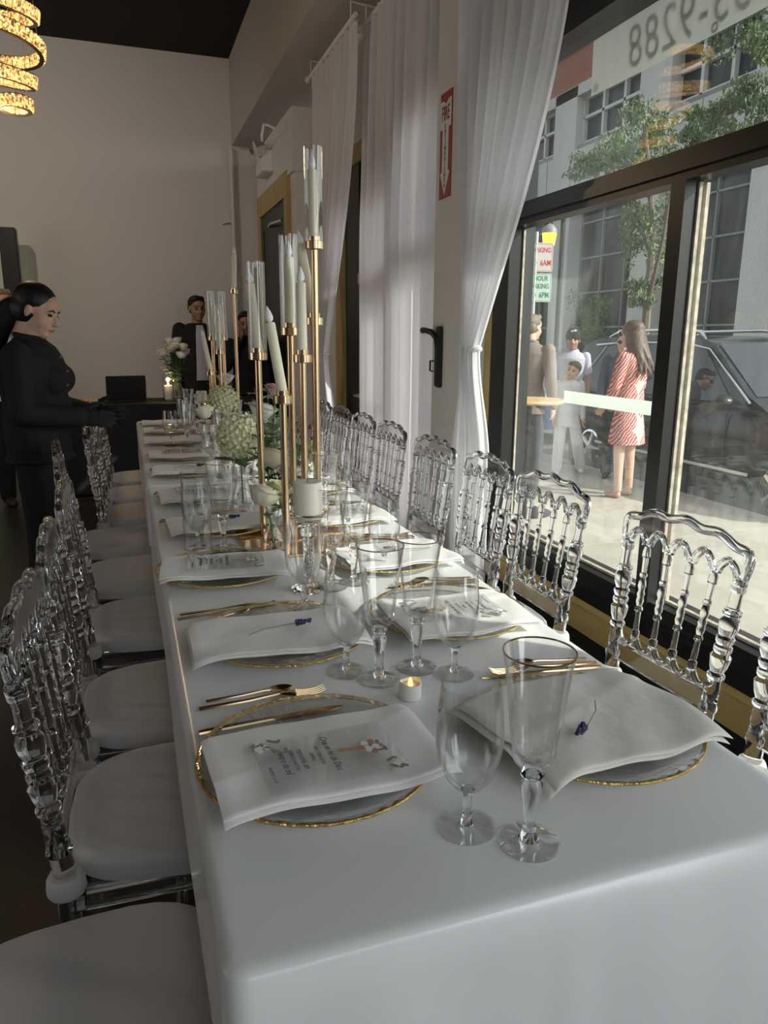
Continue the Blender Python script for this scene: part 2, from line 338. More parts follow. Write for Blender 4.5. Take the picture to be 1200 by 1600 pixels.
def voxel(o, size, smooth=4):
    md = o.modifiers.new('r', 'REMESH'); md.mode = 'VOXEL'; md.voxel_size = size; md.use_smooth_shade = True
    if smooth:
        sm = o.modifiers.new('s', 'SMOOTH'); sm.factor = .5; sm.iterations = smooth
    bpy.context.view_layer.update()
    me = bpy.data.meshes.new_from_object(o.evaluated_get(bpy.context.evaluated_depsgraph_get()))
    o.modifiers.clear(); old = o.data; o.data = me
    if not me.materials and old.materials: me.materials.append(old.materials[0])
    for p in me.polygons: p.use_smooth = True
    return o
def ordinal(i): return ['first', 'second', 'third', 'fourth', 'fifth', 'sixth', 'seventh', 'eighth', 'ninth', 'tenth'][i]

# ------------------------------------------------------------------ room shell
YB, XL, YF, ZC = 8.5, -7.0, -3.7, 4.10
def bx(x0, x1, y0, y1, z0, z1, mb=None): 
    return (mb or MB()).box(((x0+x1)/2, (y0+y1)/2, (z0+z1)/2), (x1-x0, y1-y0, z1-z0))
struct('floor', bx(XL, 1.75, YF, YB, -.2, 0), MT['floor'])
struct('ceiling', bx(XL-.1, 1.9, YF, YB+.1, ZC, ZC+.15), MT['ceiling'])
struct('wall_back', bx(XL-.1, 1.9, YB, YB+.15, -.2, ZC), MT['wall'])
struct('wall_left', bx(XL-.15, XL, YF, YB, -.2, ZC), MT['wall'])
struct('wall_front', bx(XL-.1, 1.9, YF-.15, YF, -.2, ZC), MT['wall'])
# upper wall over the shop windows with its underside
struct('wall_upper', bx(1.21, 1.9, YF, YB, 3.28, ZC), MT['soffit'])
m = bx(1.58, 1.78, YF, 3.2, 2.75, 3.28); bx(1.6, 1.78, 3.185, 6.45, 2.62, 3.28, m); bx(1.6, 1.78, 3.185, 3.26, -.2, 2.62, m); bx(1.6, 1.78, 5.8, 6.45, -.2, 2.62, m); bx(1.58, 1.78, YF, .18, -.2, 2.75, m); bx(1.6, 1.78, 8.1, YB, -.2, 3.28, m)
struct('wall_right', m, MT['white_wood'])
struct('column', bx(1.49, 1.8, 3.25, 3.58, -.2, 3.28), MT['column'])
m = bx(1.425, 1.8, 6.44, 8.1, 0, 2.66); bx(1.40, 1.8, 6.42, 8.12, 2.66, 3.14, m); bx(1.395, 1.8, 6.415, 8.125, 2.655, 2.675, m); bx(1.395, 1.8, 6.415, 8.125, 3.02, 3.035, m)
struct('trim_1', m, MT['white_wood']); 
# wainscot and gilt sill
struct('baseboard_right', bx(1.6, 1.75, .18, 3.2, -.2, .255), MT['black_wood'])
m = bx(1.555, 1.74, .18, 3.185, .255, .345); bx(1.575, 1.74, .18, 3.115, .345, .372, m); bx(1.585, 1.74, 3.115, 3.185, .372, 2.45, m)
struct('trim_2', m, MT['gold_paint'])
# window 1
wf = MB()
bx(1.60, 1.71, .18, 3.115, .372, .48, wf); bx(1.588, 1.66, .18, 3.115, 1.79, 1.878, wf); bx(1.58, 1.71, .18, 3.115, 2.40, 2.75, wf)
bx(1.585, 1.655, 2.975, 3.115, .48, 2.4, wf); bx(1.655, 1.72, 3.0, 3.17, .48, 2.4, wf); bx(1.59, 1.71, .18, .30, .48, 2.4, wf)
bx(1.585, 1.629, 1.912, 1.975, .48, 1.79, wf); bx(1.629, 1.668, 1.93, 1.975, .48, 1.79, wf); bx(1.57, 1.60, .18, 3.115, .372, .43, wf); bx(1.575, 1.6, .18, 3.115, 1.815, 1.85, wf)
win1 = struct('window_1', wf, MT['black_metal'])
bx_st = MB()
bx(1.630, 1.641, 1.904, 1.93, .485, 1.785, bx_st); bx(1.656, 1.668, 1.904, 1.93, .485, 1.785, bx_st)
bx(1.645, 1.66, .3, 1.9, .48, .489, bx_st); bx(1.645, 1.66, 1.98, 2.97, .48, .489, bx_st); bx(1.646, 1.654, 2.966, 2.976, .49, 1.785, bx_st); bx(1.645, 1.66, .3, 2.97, 1.878, 1.885, bx_st)
bx_st.build('glazing_stop', MT['old_wood'], win1, False)
for nm, (y0, y1, z0, z1) in (('pane', (1.95, 2.99, .47, 1.80)), ('pane', (.3, 1.925, .47, 1.80)), ('pane', (.3, 2.99, 1.87, 2.41))):
    bx(1.645, 1.651, y0, y1, z0, z1).build(nm, MT['pane'], win1, False)
# window 2: glazed shop door behind the curtains
wf = MB()
bx(1.6, 1.72, 5.22, 5.56, 0, 2.5, wf); bx(1.63, 1.70, 4.2, 4.34, 0, 2.5, wf); bx(1.61, 1.71, 4.34, 5.22, 0, .25, wf); bx(1.61, 1.71, 4.34, 5.22, 2.2, 2.5, wf); bx(1.61, 1.71, 4.34, 5.22, 1.62, 1.70, wf); bx(1.62, 1.7, 3.62, 4.2, 0, .3, wf); bx(1.62, 1.7, 3.62, 4.2, 1.76, 1.86, wf)
d2 = struct('door_1', wf, MT['black_metal'])
bx(1.657, 1.663, 4.34, 5.22, .25, 2.2).build('pane', MT['pane_clean'], d2, False)
bx(1.657, 1.663, 3.62, 4.2, .3, 2.5).build('sidelight', MT['pane_clean'], d2, False)
bx(1.59, 1.7, 4.34, 5.22, 1.70, 1.77).build('wooden_rail', MT['old_wood'], d2, False)
m = bx(1.585, 1.74, 5.56, 5.8, 0, 2.56); bx(1.585, 1.74, 3.6, 5.56, 2.5, 2.62, m); struct('trim_3', m, MT['gold_paint'])
m = MB().tube([(1.6, 5.2, .92), (1.56, 5.2, .92), (1.56, 4.4, .92), (1.6, 4.4, .92)], .012, 8); m.build('push_bar', MT['silver'], d2)
# door 2: dark glazed door in the boxed surround near the far corner
m = MB()
for a in ((1.385, 1.44, 6.62, 6.74, 0, 2.7), (1.385, 1.44, 7.96, 8.08, 0, 2.7), (1.385, 1.44, 6.74, 7.96, 2.5, 2.7)): bx(*a, m)
d3 = struct('door_2', m, MT['gold_paint'])
bx(1.405, 1.424, 6.74, 7.96, .02, 2.5).build('leaf', MT['facade_glass'], d3, False)
m = MB()
for a in ((1.4, 1.43, 6.74, 6.86, .02, 2.5), (1.4, 1.43, 7.84, 7.96, .02, 2.5), (1.4, 1.43, 6.86, 7.84, 2.36, 2.5), (1.4, 1.43, 6.86, 7.84, .02, .25)): bx(*a, m)
m.build('stile', MT['black_metal'], d3, False)
MB().tube([(1.40, 6.9, 2.34), (1.34, 7.15, 2.34), (1.39, 7.5, 2.36)], .012, 6).build('door_closer', MT['silver'], d3)
# pipe in the corner
p = MB().tube([(1.19, 8.44, 0), (1.19, 8.44, 3.25)], .022, 10); p.tube([(1.19, 8.44, 2.52), (1.12, 8.46, 2.52), (1.08, 8.49, 2.5)], .012, 8)
tag(p.build('wall_pipe', MT['wall']), 'thin grey pipe running up the corner of the back wall', 'pipe')

# ------------------------------------------------------------------ street outside
def flat(name, x0, x1, y0, y1, z0, z1, m): return struct(name, bx(x0, x1, y0, y1, z0, z1), m)
flat('sidewalk', 1.78, 5.05, -6, 40, -.5, -.15, MT['sidewalk'])
flat('curb', 5.05, 5.2, -6, 40, -.5, -.16, MT['curb'])
flat('street', 5.2, 13.2, -8, 60, -.6, -.3, MT['asphalt'])
flat('sidewalk', 13.2, 16.6, 6, 60, -.6, -.18, MT['sidewalk'])
m = MB()
for k in range(1, 30): bx(1.79, 5.04, k*1.5-6.01, k*1.5-5.99, -.1501, -.1485, m)
tag(m.build('pavement_joint', MT['curb'], None, False), kind='structure')
# unseen slab added over the sidewalk to keep the high sun out
flat('sun_block_slab', 1.78, 4.45, -4, 9, 4.24, 4.4, MT['mullion'])
# office building across the street
b = thing('office_building', 'pale concrete office building with dark window bands across the street', 'building', (16, 20, 0))
def rel(mb): return [mb, setattr(mb, 'v', [(x-16, y-20, z) for x, y, z in mb.v])][0]
FY0, FY1 = 13.0, 46.0
m = MB(); 
bx(16.6, 17.2, FY0, FY1, -.3, 6.9, m)
rel(m).build('curtain_wall', MT['facade_glass'], b, False)
m = MB()
y = FY0; yy = []
while y < FY1: yy.append(y); y += 1.38
for y in yy: bx(16.5, 16.62, y-.03, y+.03, -.2, 6.9, m)
for z in (.5, 1.75, 3.0, 4.25, 5.5): bx(16.5, 16.62, FY0, FY1, z-.03, z+.03, m)
rel(m).build('mullion', MT['mullion'], b, False)
PIL = [15.6, 20.4, 25.4, 30.4, 35.4, 40.4]
for y in PIL:
    m = bx(15.95, 16.7, y, y+1.15, -.3, 6.9); rel(m).build('pillar', MT['concrete'], b, False)
m = MB()
bx(15.9, 17.2, FY0, FY1, 6.75, 7.95, m)
for y in PIL: bx(15.9, 17.2, y-.15, y+1.3, 7.95, 10.1, m)
bx(15.9, 17.2, FY0, FY1, 9.75, 10.12, m)
rel(m).build('concrete_panel', MT['concrete'], b, False)
m = MB()
for y in np.arange(FY0+.8, FY1, 1.66): bx(15.885, 15.905, y-.01, y+.01, 6.75, 7.95, m)
rel(m).build('panel_joint', MT['mullion'], b, False)
for y in PIL[:-1]:
    y0, y1 = y+1.3, y+4.85
    m = bx(16.35, 16.45, y0, y1, 7.95, 9.75); w_ = rel(m).build('window', MT['facade_glass'], b, False)
    m = MB()
    for k in range(4): yv = y0+(y1-y0)*k/3; bx(16.2, 16.36, yv-.06, yv+.06, 8.2, 9.75, m)
    for z in (8.2, 9.05, 9.7): bx(16.2, 16.36, y0, y1, z-.05, z+.05, m)
    rel(m).build('window_frame', MT['whiteframe'], w_, False)
    rel(bx(16.0, 16.36, y0, y1, 7.95, 8.12)).build('sill', MT['mullion'], w_, False)
m = bx(17.0, 18, 21, FY1, 10.1, 22); rel(m).build('brick_storey', MT['brick'], b, False)
# trees on the kerb
def leafcloud(mb, c, r, n, size, seed):
    rg = random.Random(seed)
    cl = [(Vector(c)+Vector((rg.uniform(-1, 1)*r[0], rg.uniform(-1, 1)*r[1], rg.uniform(-1, 1)*r[2]))*.75, rg.uniform(.25, .5)) for _ in range(16)]
    for _ in range(n):
        cc, k = rg.choice(cl)
        d = Vector((rg.gauss(0, 1), rg.gauss(0, 1), rg.gauss(0, 1))).normalized()*rg.random()**.45
        p = cc+Vector((d.x*r[0]*k, d.y*r[1]*k, d.z*r[2]*k))
        E_ = Euler((rg.uniform(0, 6.3), rg.uniform(0, 6.3), rg.uniform(0, 6.3))).to_matrix().to_4x4(); s = size*rg.uniform(.6, 1.3)
        T = Matrix.Translation(p) @ E_
        mb.add([(-s, 0, 0), (0, -s*.35, s*.15), (s, 0, 0), (0, s*.35, s*.15)], [(0, 1, 2), (0, 2, 3)], T)
def tree(name, label, base, trunk, clouds, seed, size=.09):
    t = thing(name, label, 'tree', base)
    bv = Vector(base)
    m = MB()
    for path, ra, rb in trunk: m.tube([Vector(p)-bv for p in path], [ra+(rb-ra)*i/(len(path)-1) for i in range(len(path))], 8)
    m.build('trunk', MT['bark'], t)
    m = MB()
    for k, (c, r, n) in enumerate(clouds): leafcloud(m, Vector(c)-bv, r, n, size, seed+k)
    m.build('crown', MT['treeleaf'], t, False)
tree('street_tree', 'slim green street tree behind the parked dark car', (8, 10.4, -.3),
     [([(8, 10.4, -.3), (8.05, 10.35, 1.5), (8, 10.3, 3.0), (7.9, 10.6, 4.6)], .09, .03), ([(8.05, 10.35, 1.9), (7.8, 9.8, 2.8), (7.7, 9.6, 3.4)], .04, .015), ([(8.0, 10.3, 2.6), (8.1, 11.0, 3.6), (8, 11.8, 4.2)], .04, .015)],
     [((8, 11.1, 4.35), (.6, .9, .6), 2600), ((8, 12.2, 4.25), (.4, .6, .25), 900), ((8, 10.2, 3.95), (.4, .8, .3), 1100), ((8, 10.45, 2.95), (.35, .55, .65), 1500), ((8, 10.45, 2.1), (.3, .3, .3), 600)], 3, .05)
tree('street_tree', 'leafy green street tree at the right edge of the upper window', (8.3, 7.2, -.3),
     [([(8.3, 7.2, -.3), (8.3, 7.2, 2), (8.2, 7.4, 3.4), (8.1, 8.0, 4.2), (8, 8.9, 4.5)], .1, .02), ([(8.2, 7.4, 3.2), (8.05, 7.6, 4.6), (8, 8.3, 5.4)], .05, .012)],
     [((8, 9.2, 4.3), (.4, .6, .3), 1100), ((8, 8.5, 4.2), (.5, .5, .4), 1300), ((8, 8.6, 5.3), (.5, .6, .4), 1800), ((8, 7.9, 4.8), (.6, .6, .6), 1200)], 19, .05)
tree('young_tree', 'small young tree in front of the dark glazing across the street', (13.9, 20.7, -.18),
     [([(13.9, 20.7, -.18), (13.9, 20.7, 1.6), (13.9, 20.6, 2.6)], .05, .02)], [((13.9, 20.6, 2.0), (.55, .7, .9), 2200)], 41, .06)
# parking signs
t = thing('street_sign_post', 'grey post carrying two stacked parking signs outside the window', 'sign post', (5.05, 8.78, -.15))
MB().tube([(0, 0, 0), (0, 0, 2.80)], .028, 10).build('post', MT['post'], t)
T0 = frame((0, -.035, 2.61), (1, -.25, 0), (0, 0, 1))
def roundrect(w, h, r, n=4):
    P = []
    for cx, cy, a0 in ((w/2-r, -h/2+r, -PI/2), (w/2-r, h/2-r, 0), (-w/2+r, h/2-r, PI/2), (-w/2+r, -h/2+r, PI)):
        for k in range(n+1): a = a0+PI/2*k/n; P.append((cx+r*math.cos(a), cy+r*math.sin(a)))
    return P
def sign(zc, col, bg_m, lines):
    T = frame((.05, -.035, zc), (1, -.25, 0), (0, 0, 1))
    s_ = MB().prism(roundrect(.33, .355, .03), .004, T).build('sign_plate', bg_m, t, False)
    m = MB()
    ring = roundrect(.31, .335, .025); inn = roundrect(.30, .325, .022); n = len(ring)
    m.add([(x, y, .0028) for x, y in ring]+[(x, y, .0028) for x, y in inn], [(i, (i+1) % n, n+(i+1) % n, n+i) for i in range(n)], T)
    for tx, y, sz in lines:
        k = text_mb(tx, sz, .0004, T=T @ Matrix.Translation((0, y, .003)) @ Matrix.Diagonal((.86, 1.12, 1, 1)), bold=.02); m.add(k.v, k.f)
    m.build('lettering', col, s_, False)
sign(2.49, MT['paperred'], MT['sign_plate'], [('PARKING', .085, .075), ('TO  6AM', -.07, .085)])
sign(2.12, MT['sign_green'], MT['sign_pale'], [('1 HOUR', .11, .075), ('PARKING', .015, .075), ('TO  6PM', -.095, .085)])
# traffic signal with amber light over the street
t = thing('traffic_signal', 'amber traffic light hanging beyond the parking signs', 'traffic light', (9.6, 16.1, -.3))
MB().tube([(0.35, 0, 0), (0.35, 0, 4.6)], .06, 10).build('post', MT['black_metal'], t)
MB().lathe([(.05, 3.72), (.13, 3.76), (.17, 4.02), (.17, 4.04)], 14).build('amber_lens', MT['amber'], t)
m = MB().lathe([(.18, 4.03), (.17, 4.12), (.1, 4.2), (.03, 4.24)], 14); m.tube([(0, 0, 4.2), (0, 0, 4.4), (.35, 0, 4.4)], .02, 6); m.build('cap', MT['mullion'], t)
# cafe table on the sidewalk
t = thing('cafe_table', 'round wooden cafe table on the sidewalk near the window jamb', 'table', (3.2, 5.55, -.15))
MB().lathe([(.0, .955), (.29, .955), (.3, .97), (.29, .985), (0, .985)], 28).build('tabletop', MT['cafe'], t)
MB().tube([(0, 0, .03), (0, 0, .955)], .03, 10).build('stem', MT['black_metal'], t)
MB().lathe([(.24, 0), (.24, .015), (.04, .04)], 20).build('base', MT['black_metal'], t)
# cars at the kerb
def make_car(name, label, loc, rz, paint, suv=True):
    t = thing(name, label, 'car', loc, rz, 'cars parked at the kerb')
    zb, zr = 1.0, (1.66 if suv else 1.45)
    def yy(z): return .93-.24*max(0, (z-zb)/(zr-zb)) if z > zb else .93-.05*abs(z-.7)/.4
    m = MB()
    low = [(-2.35, .35), (-2.4, .75), (-2.3, zb), (1.05, zb+.02), (1.9, .98), (2.28, .86), (2.38, .6), (2.33, .32), (1.9, .27), (-1.9, .27)]
    # lower body: rounded section lofted along the length
    def half(x):
        top = np.interp(x, [-2.4, -2.3, 1.05, 1.9, 2.28, 2.38], [.8, zb, zb+.02, .98, .86, .6]); 
        wd = np.interp(x, [-2.4, -2.2, 1.7, 2.2, 2.4], [.8, .93, .93, .84, .62])
        return top, wd
    xs = [-2.4, -2.36, -2.25, -1.9, -1.2, -.4, .4, 1.05, 1.5, 1.9, 2.15, 2.3, 2.38]
    vs = []; fs = []; n = 12
    for x in xs:
        tp, wd = half(x)
        ring = [(-wd*.9, .28), (-wd*.99, .42), (-wd, .7), (-wd*.985, tp-.1), (-wd*.93, tp-.02), (-wd*.6, tp+.0), (wd*.6, tp+.0), (wd*.93, tp-.02), (wd*.985, tp-.1), (wd, .7), (wd*.99, .42), (wd*.9, .28)]
        vs += [(x, y, z) for y, z in ring]
    for k in range(len(xs)-1):
        for i in range(n): j = (i+1) % n; fs.append((k*n+j, k*n+i, (k+1)*n+i, (k+1)*n+j))
    fs.append(tuple(range(n))); fs.append(tuple((len(xs)-1)*n+i for i in range(n-1, -1, -1)))
    m.add(vs, fs)
    gh = [(1.12, zb), (.95, zb+.12), (.25, zr-.06), (0, zr-.01), (-.8, zr+.02), (-1.7, zr-.02), (-1.95, zr-.1), (-2.28, zb)]
    if not suv: gh = [(1.12, zb), (.9, zb+.1), (.1, zr-.05), (-.2, zr), (-.9, zr), (-1.2, zr-.05), (-1.95, zb+.06), (-2.0, zb)]
    N = len(gh); vs = [(x, -yy(z)+(.06 if i in (0, N-1) else 0), z) for i, (x, z) in enumerate(gh)]+[(x, yy(z)-(.06 if i in (0, N-1) else 0), z) for i, (x, z) in enumerate(gh)]
    m.add(vs, [tuple(range(N)), tuple(range(2*N-1, N-1, -1))]+[(i+N, (i+1) % N+N, (i+1) % N, i) for i in range(N)])
    fixn(m.build('body', paint, t, True, 35))
    def panel(poly, off, th=.012):
        mb = MB()
        for s_ in (-1, 1):
            a = [(x, s_*(yy(z)+off-th), z) for x, z in poly]; b_ = [(x, s_*(yy(z)+off), z) for x, z in poly]; k = len(poly)
            mb.add(a+b_, [tuple(range(k)), tuple(range(2*k-1, k-1, -1))]+[(i, (i+1) % k, (i+1) % k+k, i+k) for i in range(k)])
        return mb
    zt = zr-.12
    if suv: wins = [[(.78, zb+.05), (.2, zt-.02), (-.08, zt+.02), (-.08, zb+.05)], [(-.16, zb+.05), (-.16, zt+.02), (-1.0, zt+.03), (-1.1, zb+.05)], [(-1.2, zb+.05), (-1.1, zt+.03), (-1.65, zt), (-1.85, zb+.1)]]
    else: wins = [[(.78, zb+.04), (.1, zt), (-.1, zt+.01), (-.1, zb+.04)], [(-.18, zb+.04), (-.18, zt+.01), (-1.0, zt), (-1.35, zb+.04)]]
    for w_ in wins: fixn(panel(w_, .006).build('side_window', MT['carglass'], t, False))
    mb = MB()
    f0, f1 = gh[1], gh[2]
    mb.add([(f0[0]+.01, -yy(f0[1])+.08, f0[1]), (f0[0]+.01, yy(f0[1])-.08, f0[1]), (f1[0]+.02, yy(f1[1])-.05, f1[1]), (f1[0]+.02, -yy(f1[1])+.05, f1[1])], [(0, 1, 2, 3)])
    mb.build('windscreen', MT['carglass'], t, False)
    mb = MB(); e0, e1 = gh[-2], gh[-1]
    mb.add([(e0[0]-.02, -yy(e0[1])+.05, e0[1]-.02), (e0[0]-.02, yy(e0[1])-.05, e0[1]-.02), (e1[0]-.02, yy(e1[1])-.12, e1[1]+.1), (e1[0]-.02, -yy(e1[1])+.12, e1[1]+.1)], [(3, 2, 1, 0)])
    mb.build('rear_window', MT['carglass'], t, False)
    for s_ in (-1, 1):
        MB().tube([(x, s_*(yy(z)+.01), z) for x, z in ((1.0, zb+.06), (.62, zb+.3), (.24, zt), (-.1, zt+.05), (-1.1, zt+.06), (-1.7, zt+.02))], .012, 6).build('window_chrome', MT['silver'], t)
        if suv: MB().tube([(.05, s_*.63, zr-.04), (-.05, s_*.62, zr+.05), (-.5, s_*.62, zr+.075), (-1.4, s_*.62, zr+.065), (-1.6, s_*.63, zr-.01)], [.012, .022, .02, .02, .012], 8).build('roof_rail', MT['silver'], t)
        mm = MB().ell((.82, s_*1.05, 1.06), (.08, .12, .075), None, 14, 8); mm.tube([(.85, s_*.92, 1.0), (.84, s_*1.0, 1.02)], .025, 6); mm.build('wing_mirror', paint, t)
        for x in (.02, -1.02): MB().box((x, s_*.955, .86), (.2, .03, .035), None, 0, .01).build('door_handle', MT['silver'], t)
        mm = MB()
        for x in (.75, -.12, -1.1): mm.box((x, s_*.935, .7), (.008, .012, .52))
        mm.build('door_gap', MT['rubber'], t, False)
        MB().box((-.1, s_*.945, .42), (2.4, .02, .03)).build('side_trim', MT['silver'], t, False)
        MB().ell((2.2, s_*.66, .78), (.14, .17, .07)).build('headlight', MT['headl'], t)
        MB().box((-2.34, s_*.75, .92), (.08, .24, .12), None, 0, .02).build('tail_light', MT['redlight'], t)
        for x in (1.45, -1.42):
            T = Matrix.Translation((x, s_*.83, .335)) @ Matrix.Rotation(PI/2, 4, 'X')
            wh = MB().lathe([(.2, -.11), (.31, -.11), (.335, -.08), (.335, .08), (.31, .11), (.2, .11)], 24, T).build('wheel', MT['rubber'], t)
            T2 = Matrix.Translation((x, s_*.93, .335)) @ Matrix.Rotation(PI/2, 4, 'X')
            r_ = MB().lathe([(.19, -.02), (.215, -.01), (.215, .01), (.19, .02)], 24, T2, False, True)
            for k in range(5):
                a = 2*PI*k/5; r_.tube([(0, 0, 0), (.2*math.cos(a), .2*math.sin(a), 0)], [.04, .025], 6, False, T2)
            r_.build('rim', MT['silver'], wh)
    return t
make_car('parked_suv', 'dark parked sport utility car with silver roof rails at the kerb', (6.3, 6.35, -.3), -PI/2, MT['carpaint'])
make_car('parked_car', 'dark blue parked car behind the boy in white', (6.3, 12.2, -.3), -PI/2, MT['bluepaint'], False)

# ------------------------------------------------------------------ fixtures on the window wall
T = frame((1.488, 3.465, 2.21), (0, -1, 0), (0, 0, 1))     # facing -x; ex points to the viewer's right
s_ = MB().prism([(-.067, -.23), (.067, -.23), (.067, .23), (-.067, .23)], .003, T).build('fire_extinguisher_sign', MT['sign_red'], None, False)
tag(s_, 'red and white fire extinguisher arrow sign on the white column', 'sign')
m = MB().add([(-.063, .195, .003), (-.063, .075, .003), (-.036, .075, .003), (-.036, -.115, .003), (-.056, -.115, .003), (0, -.22, .003), (.056, -.115, .003), (.036, -.115, .003), (.036, .075, .003), (.063, .075, .003), (.063, .195, .003), (.03, .195, .003), (0, .178, .003), (-.03, .195, .003)],
             [(0, 1, 2, 9, 10, 11, 12, 13), (2, 3, 8, 9), (3, 4, 5), (3, 5, 8), (5, 6, 7), (5, 7, 8)], T)
for p_ in (m,): p_.build('white_arrow', MT['sign_white'], s_, False)
k = text_mb('FIRE', .082, .0004, T=T @ Matrix.Translation((0, .135, .0045)) @ Matrix.Diagonal((.62, 1.1, 1, 1))); k.build('fire_lettering', MT['sign_red'], s_, False)
m = MB()
for i, ch in enumerate('EXTINGUISHER'):
    k = text_mb(ch, .031, .0004, T=T @ Matrix.Translation((0, .083-i*.0235, .0045)) @ Matrix.Diagonal((.85, .85, 1, 1))); m.add(k.v, k.f)
m.build('extinguisher_lettering', MT['sign_ink'], s_, False)
# black curved wall bracket
m = MB().tube([(1.475, 3.47, 1.10), (1.475, 3.47, 1.28), (1.472, 3.48, 1.33), (1.465, 3.53, 1.36), (1.46, 3.60, 1.37), (1.46, 3.64, 1.37)], [.018, .018, .018, .016, .015, .017], 10)
m.box((1.48, 3.47, 1.24), (.02, .05, .3), None, 0, .006)
o = m.build('wall_bracket', MT['black_metal']); tag(o, 'black curved hose bracket on the column below the fire sign', 'bracket')
m = MB().tube([(1.46, 3.5, 1.17), (1.46, 3.535, 1.17), (1.46, 3.535, 1.22), (1.46, 3.5, 1.22)], .005, 6); m.build('buckle', MT['black_metal'], o)
# emergency light on the boxed door surround
t = thing('emergency_light', 'white emergency light box above the dark far door', 'lamp', (1.40, 7.42, 2.9))
MB().box((-.05, 0, 0), (.1, .34, .2), None, 0, .012).build('case', MT['plastic'], t)
for s_ in (-1, 1):
    hd = MB().lathe([(.02, -.05), (.05, -.03), (.07, .04), (.072, .055)], 14, Matrix.Translation((-.1, s_*.15, .1)) @ Matrix.Rotation(-1.9, 4, 'Y')).build('lamp_head', MT['silver'], t)
MB().tube([(-.05, .02, .1), (-.06, .03, .25), (-.05, -.03, .33), (-.02, -.1, .31), (.02, -.14, .28)], .012, 8).build('conduit', MT['plastic'], t)
# banner hung outside over the upper pane: its print shows through reversed
T = frame((1.76, 1.385, 2.60), (0, 1, 0), (0, 0, 1))
def ban(u, v):
    x = (u-.5)*2.64; z = (v-.5)*.72
    return (x, z, .006*math.sin(u*9)+.004*math.sin(v*7+u*3))
o = MB().grid(ban, 40, 12, T).build('hanging_banner', MT['banner']); tag(o, 'pale vinyl banner hanging outside the upper window, lettering reversed', 'banner')
m = MB()
k = text_mb('333-9288', .20, .001, .12, 1.08, T=T @ Matrix.Translation((.77, -.272, .012)) @ Matrix.Diagonal((.80, 1, 1, 1))); m.add(k.v, k.f)
k = text_mb('ent', .24, .001, .12, 1.05, T=T @ Matrix.Translation((.98, -.07, .012))); m.add(k.v, k.f)
m.build('lettering', MT['ink'], o, False)
m = MB()
for x, z in ((1.29, -.335), (.68, -.34), (0, -.34)): m.tube([(x+.012*math.cos(a), z+.012*math.sin(a), .01) for a in np.linspace(0, 2*PI, 12)[:-1]], .004, 6, True, T)
m.build('grommet', MT['sign_ink'], o)
# weathered tape on the outside of the left pane
m = bx(1.6515, 1.653, 2.05, 2.59, 1.085, 1.132); tag(m.build('tape_strip', MT['tape'], None, False), 'strip of weathered white tape across the left lower pane', 'tape')
# poster on the shop door
T = frame((1.65, 5.20, 1.43), (0, -1, 0), (0, 0, 1))
o = MB().prism([(-.12, -.17), (.12, -.17), (.12, .17), (-.12, .17)], .002, T).build('door_poster', MT['sign_ink'], None, False); tag(o, 'black poster with gold crown and white oval on the shop door', 'poster')
m = MB().add([(-.09, .09, .002), (.09, .09, .002), (.09, .05, .002), (-.09, .05, .002)], [(3, 2, 1, 0)], T); m.build('purple_band', MT['purple'], o, False)
m = MB()
for poly in ([(-.09, .1), (-.075, .125), (-.03, .11), (0, .145), (.03, .11), (.075, .125), (.09, .1)], [(-.07, .04), (-.03, .035), (0, .0), (.03, .035), (.07, .04), (.05, .012), (0, -.012), (-.05, .012)]):
    m.prism(poly, .001, T @ Matrix.Translation((0, 0, .002)))
m.build('gold_crown', MT['goldprint'], o, False)
MB().prism([(.045*math.cos(a), -.085+.055*math.sin(a)) for a in np.linspace(0, 2*PI, 25)[:-1]], .001, T @ Matrix.Translation((0, 0, .002))).build('white_oval', MT['sign_white'], o, False)

# ------------------------------------------------------------------ curtains
def curtain(name, label, x0, ya, yb, zt, zb, folds, amp, tie=None, nu=140, nv=60, seed=0, group=None):
    rg = random.Random(seed); ph = [rg.uniform(0, 6) for _ in range(4)]
    def fn(u, v):
        z = zt+(zb-zt)*v; half = 1; cy = (ya+yb)/2; w_ = (yb-ya); A = amp
        if tie:
            tz, ty, tw = tie[:3]
            if z > tz:
                k = (zt-z)/(zt-tz); k = k*k*(3-2*k)*.55+.45*k**3
                cy = cy+(ty-cy)*k; w_ = w_+(tw-w_)*k
            else:
                k = min(1, (tz-z)/.5); cy = ty; w_ = tw+(tie[3]-tw)*(k*k*(3-2*k))
        y = cy+(u-.5)*w_
        f = 2*PI*folds*u
        d = A*(math.sin(f+ph[0]+.6*math.sin(v*3+ph[1]))+.35*math.sin(2.3*f+ph[2]+v*1.5))
        s_ = min(1, .35+1.6*v) if not tie else (.35+.65*min(1, v*3))
        if tie:
            q = w_/(yb-ya); s_ *= .55+.45*q; d = d*s_+.03*(1-q)*math.sin(PI*u)*-1
        else: d *= s_
        pin = .008*math.sin(u*folds*2*PI*2.5)*max(0, 1-v*14)
        return (x0+d+pin, y, z)
    o = MB().grid(fn, nu, nv).build(name, MT['curtain'], None, True, 180)
    tag(o, label, 'curtain', group)
    return o
cu = curtain('tied_curtain', 'white curtain tied back beside the big window', 1.43, 2.32, 3.22, 2.74, .05, 8, .026, (1.29, 2.99, .09, .34), seed=1)
MB().tube([(1.43+.03*math.cos(a), 2.99+.05*math.sin(a), 1.29+.004*math.sin(3*a)) for a in np.linspace(0, 2*PI, 14)[:-1]], .012, 8, True).build('tieback', MT['curtain'], cu)
curtain('straight_curtain', 'long straight white curtain hanging between the two tied ones', 1.525, 3.60, 4.85, 3.19, .04, 8, .045, seed=2)
cu = curtain('tied_curtain', 'white curtain tied back between the far white pillar and the shop door', 1.42, 4.70, 5.80, 3.16, .05, 9, .03, (1.21, 5.5, .10, .42), seed=3)
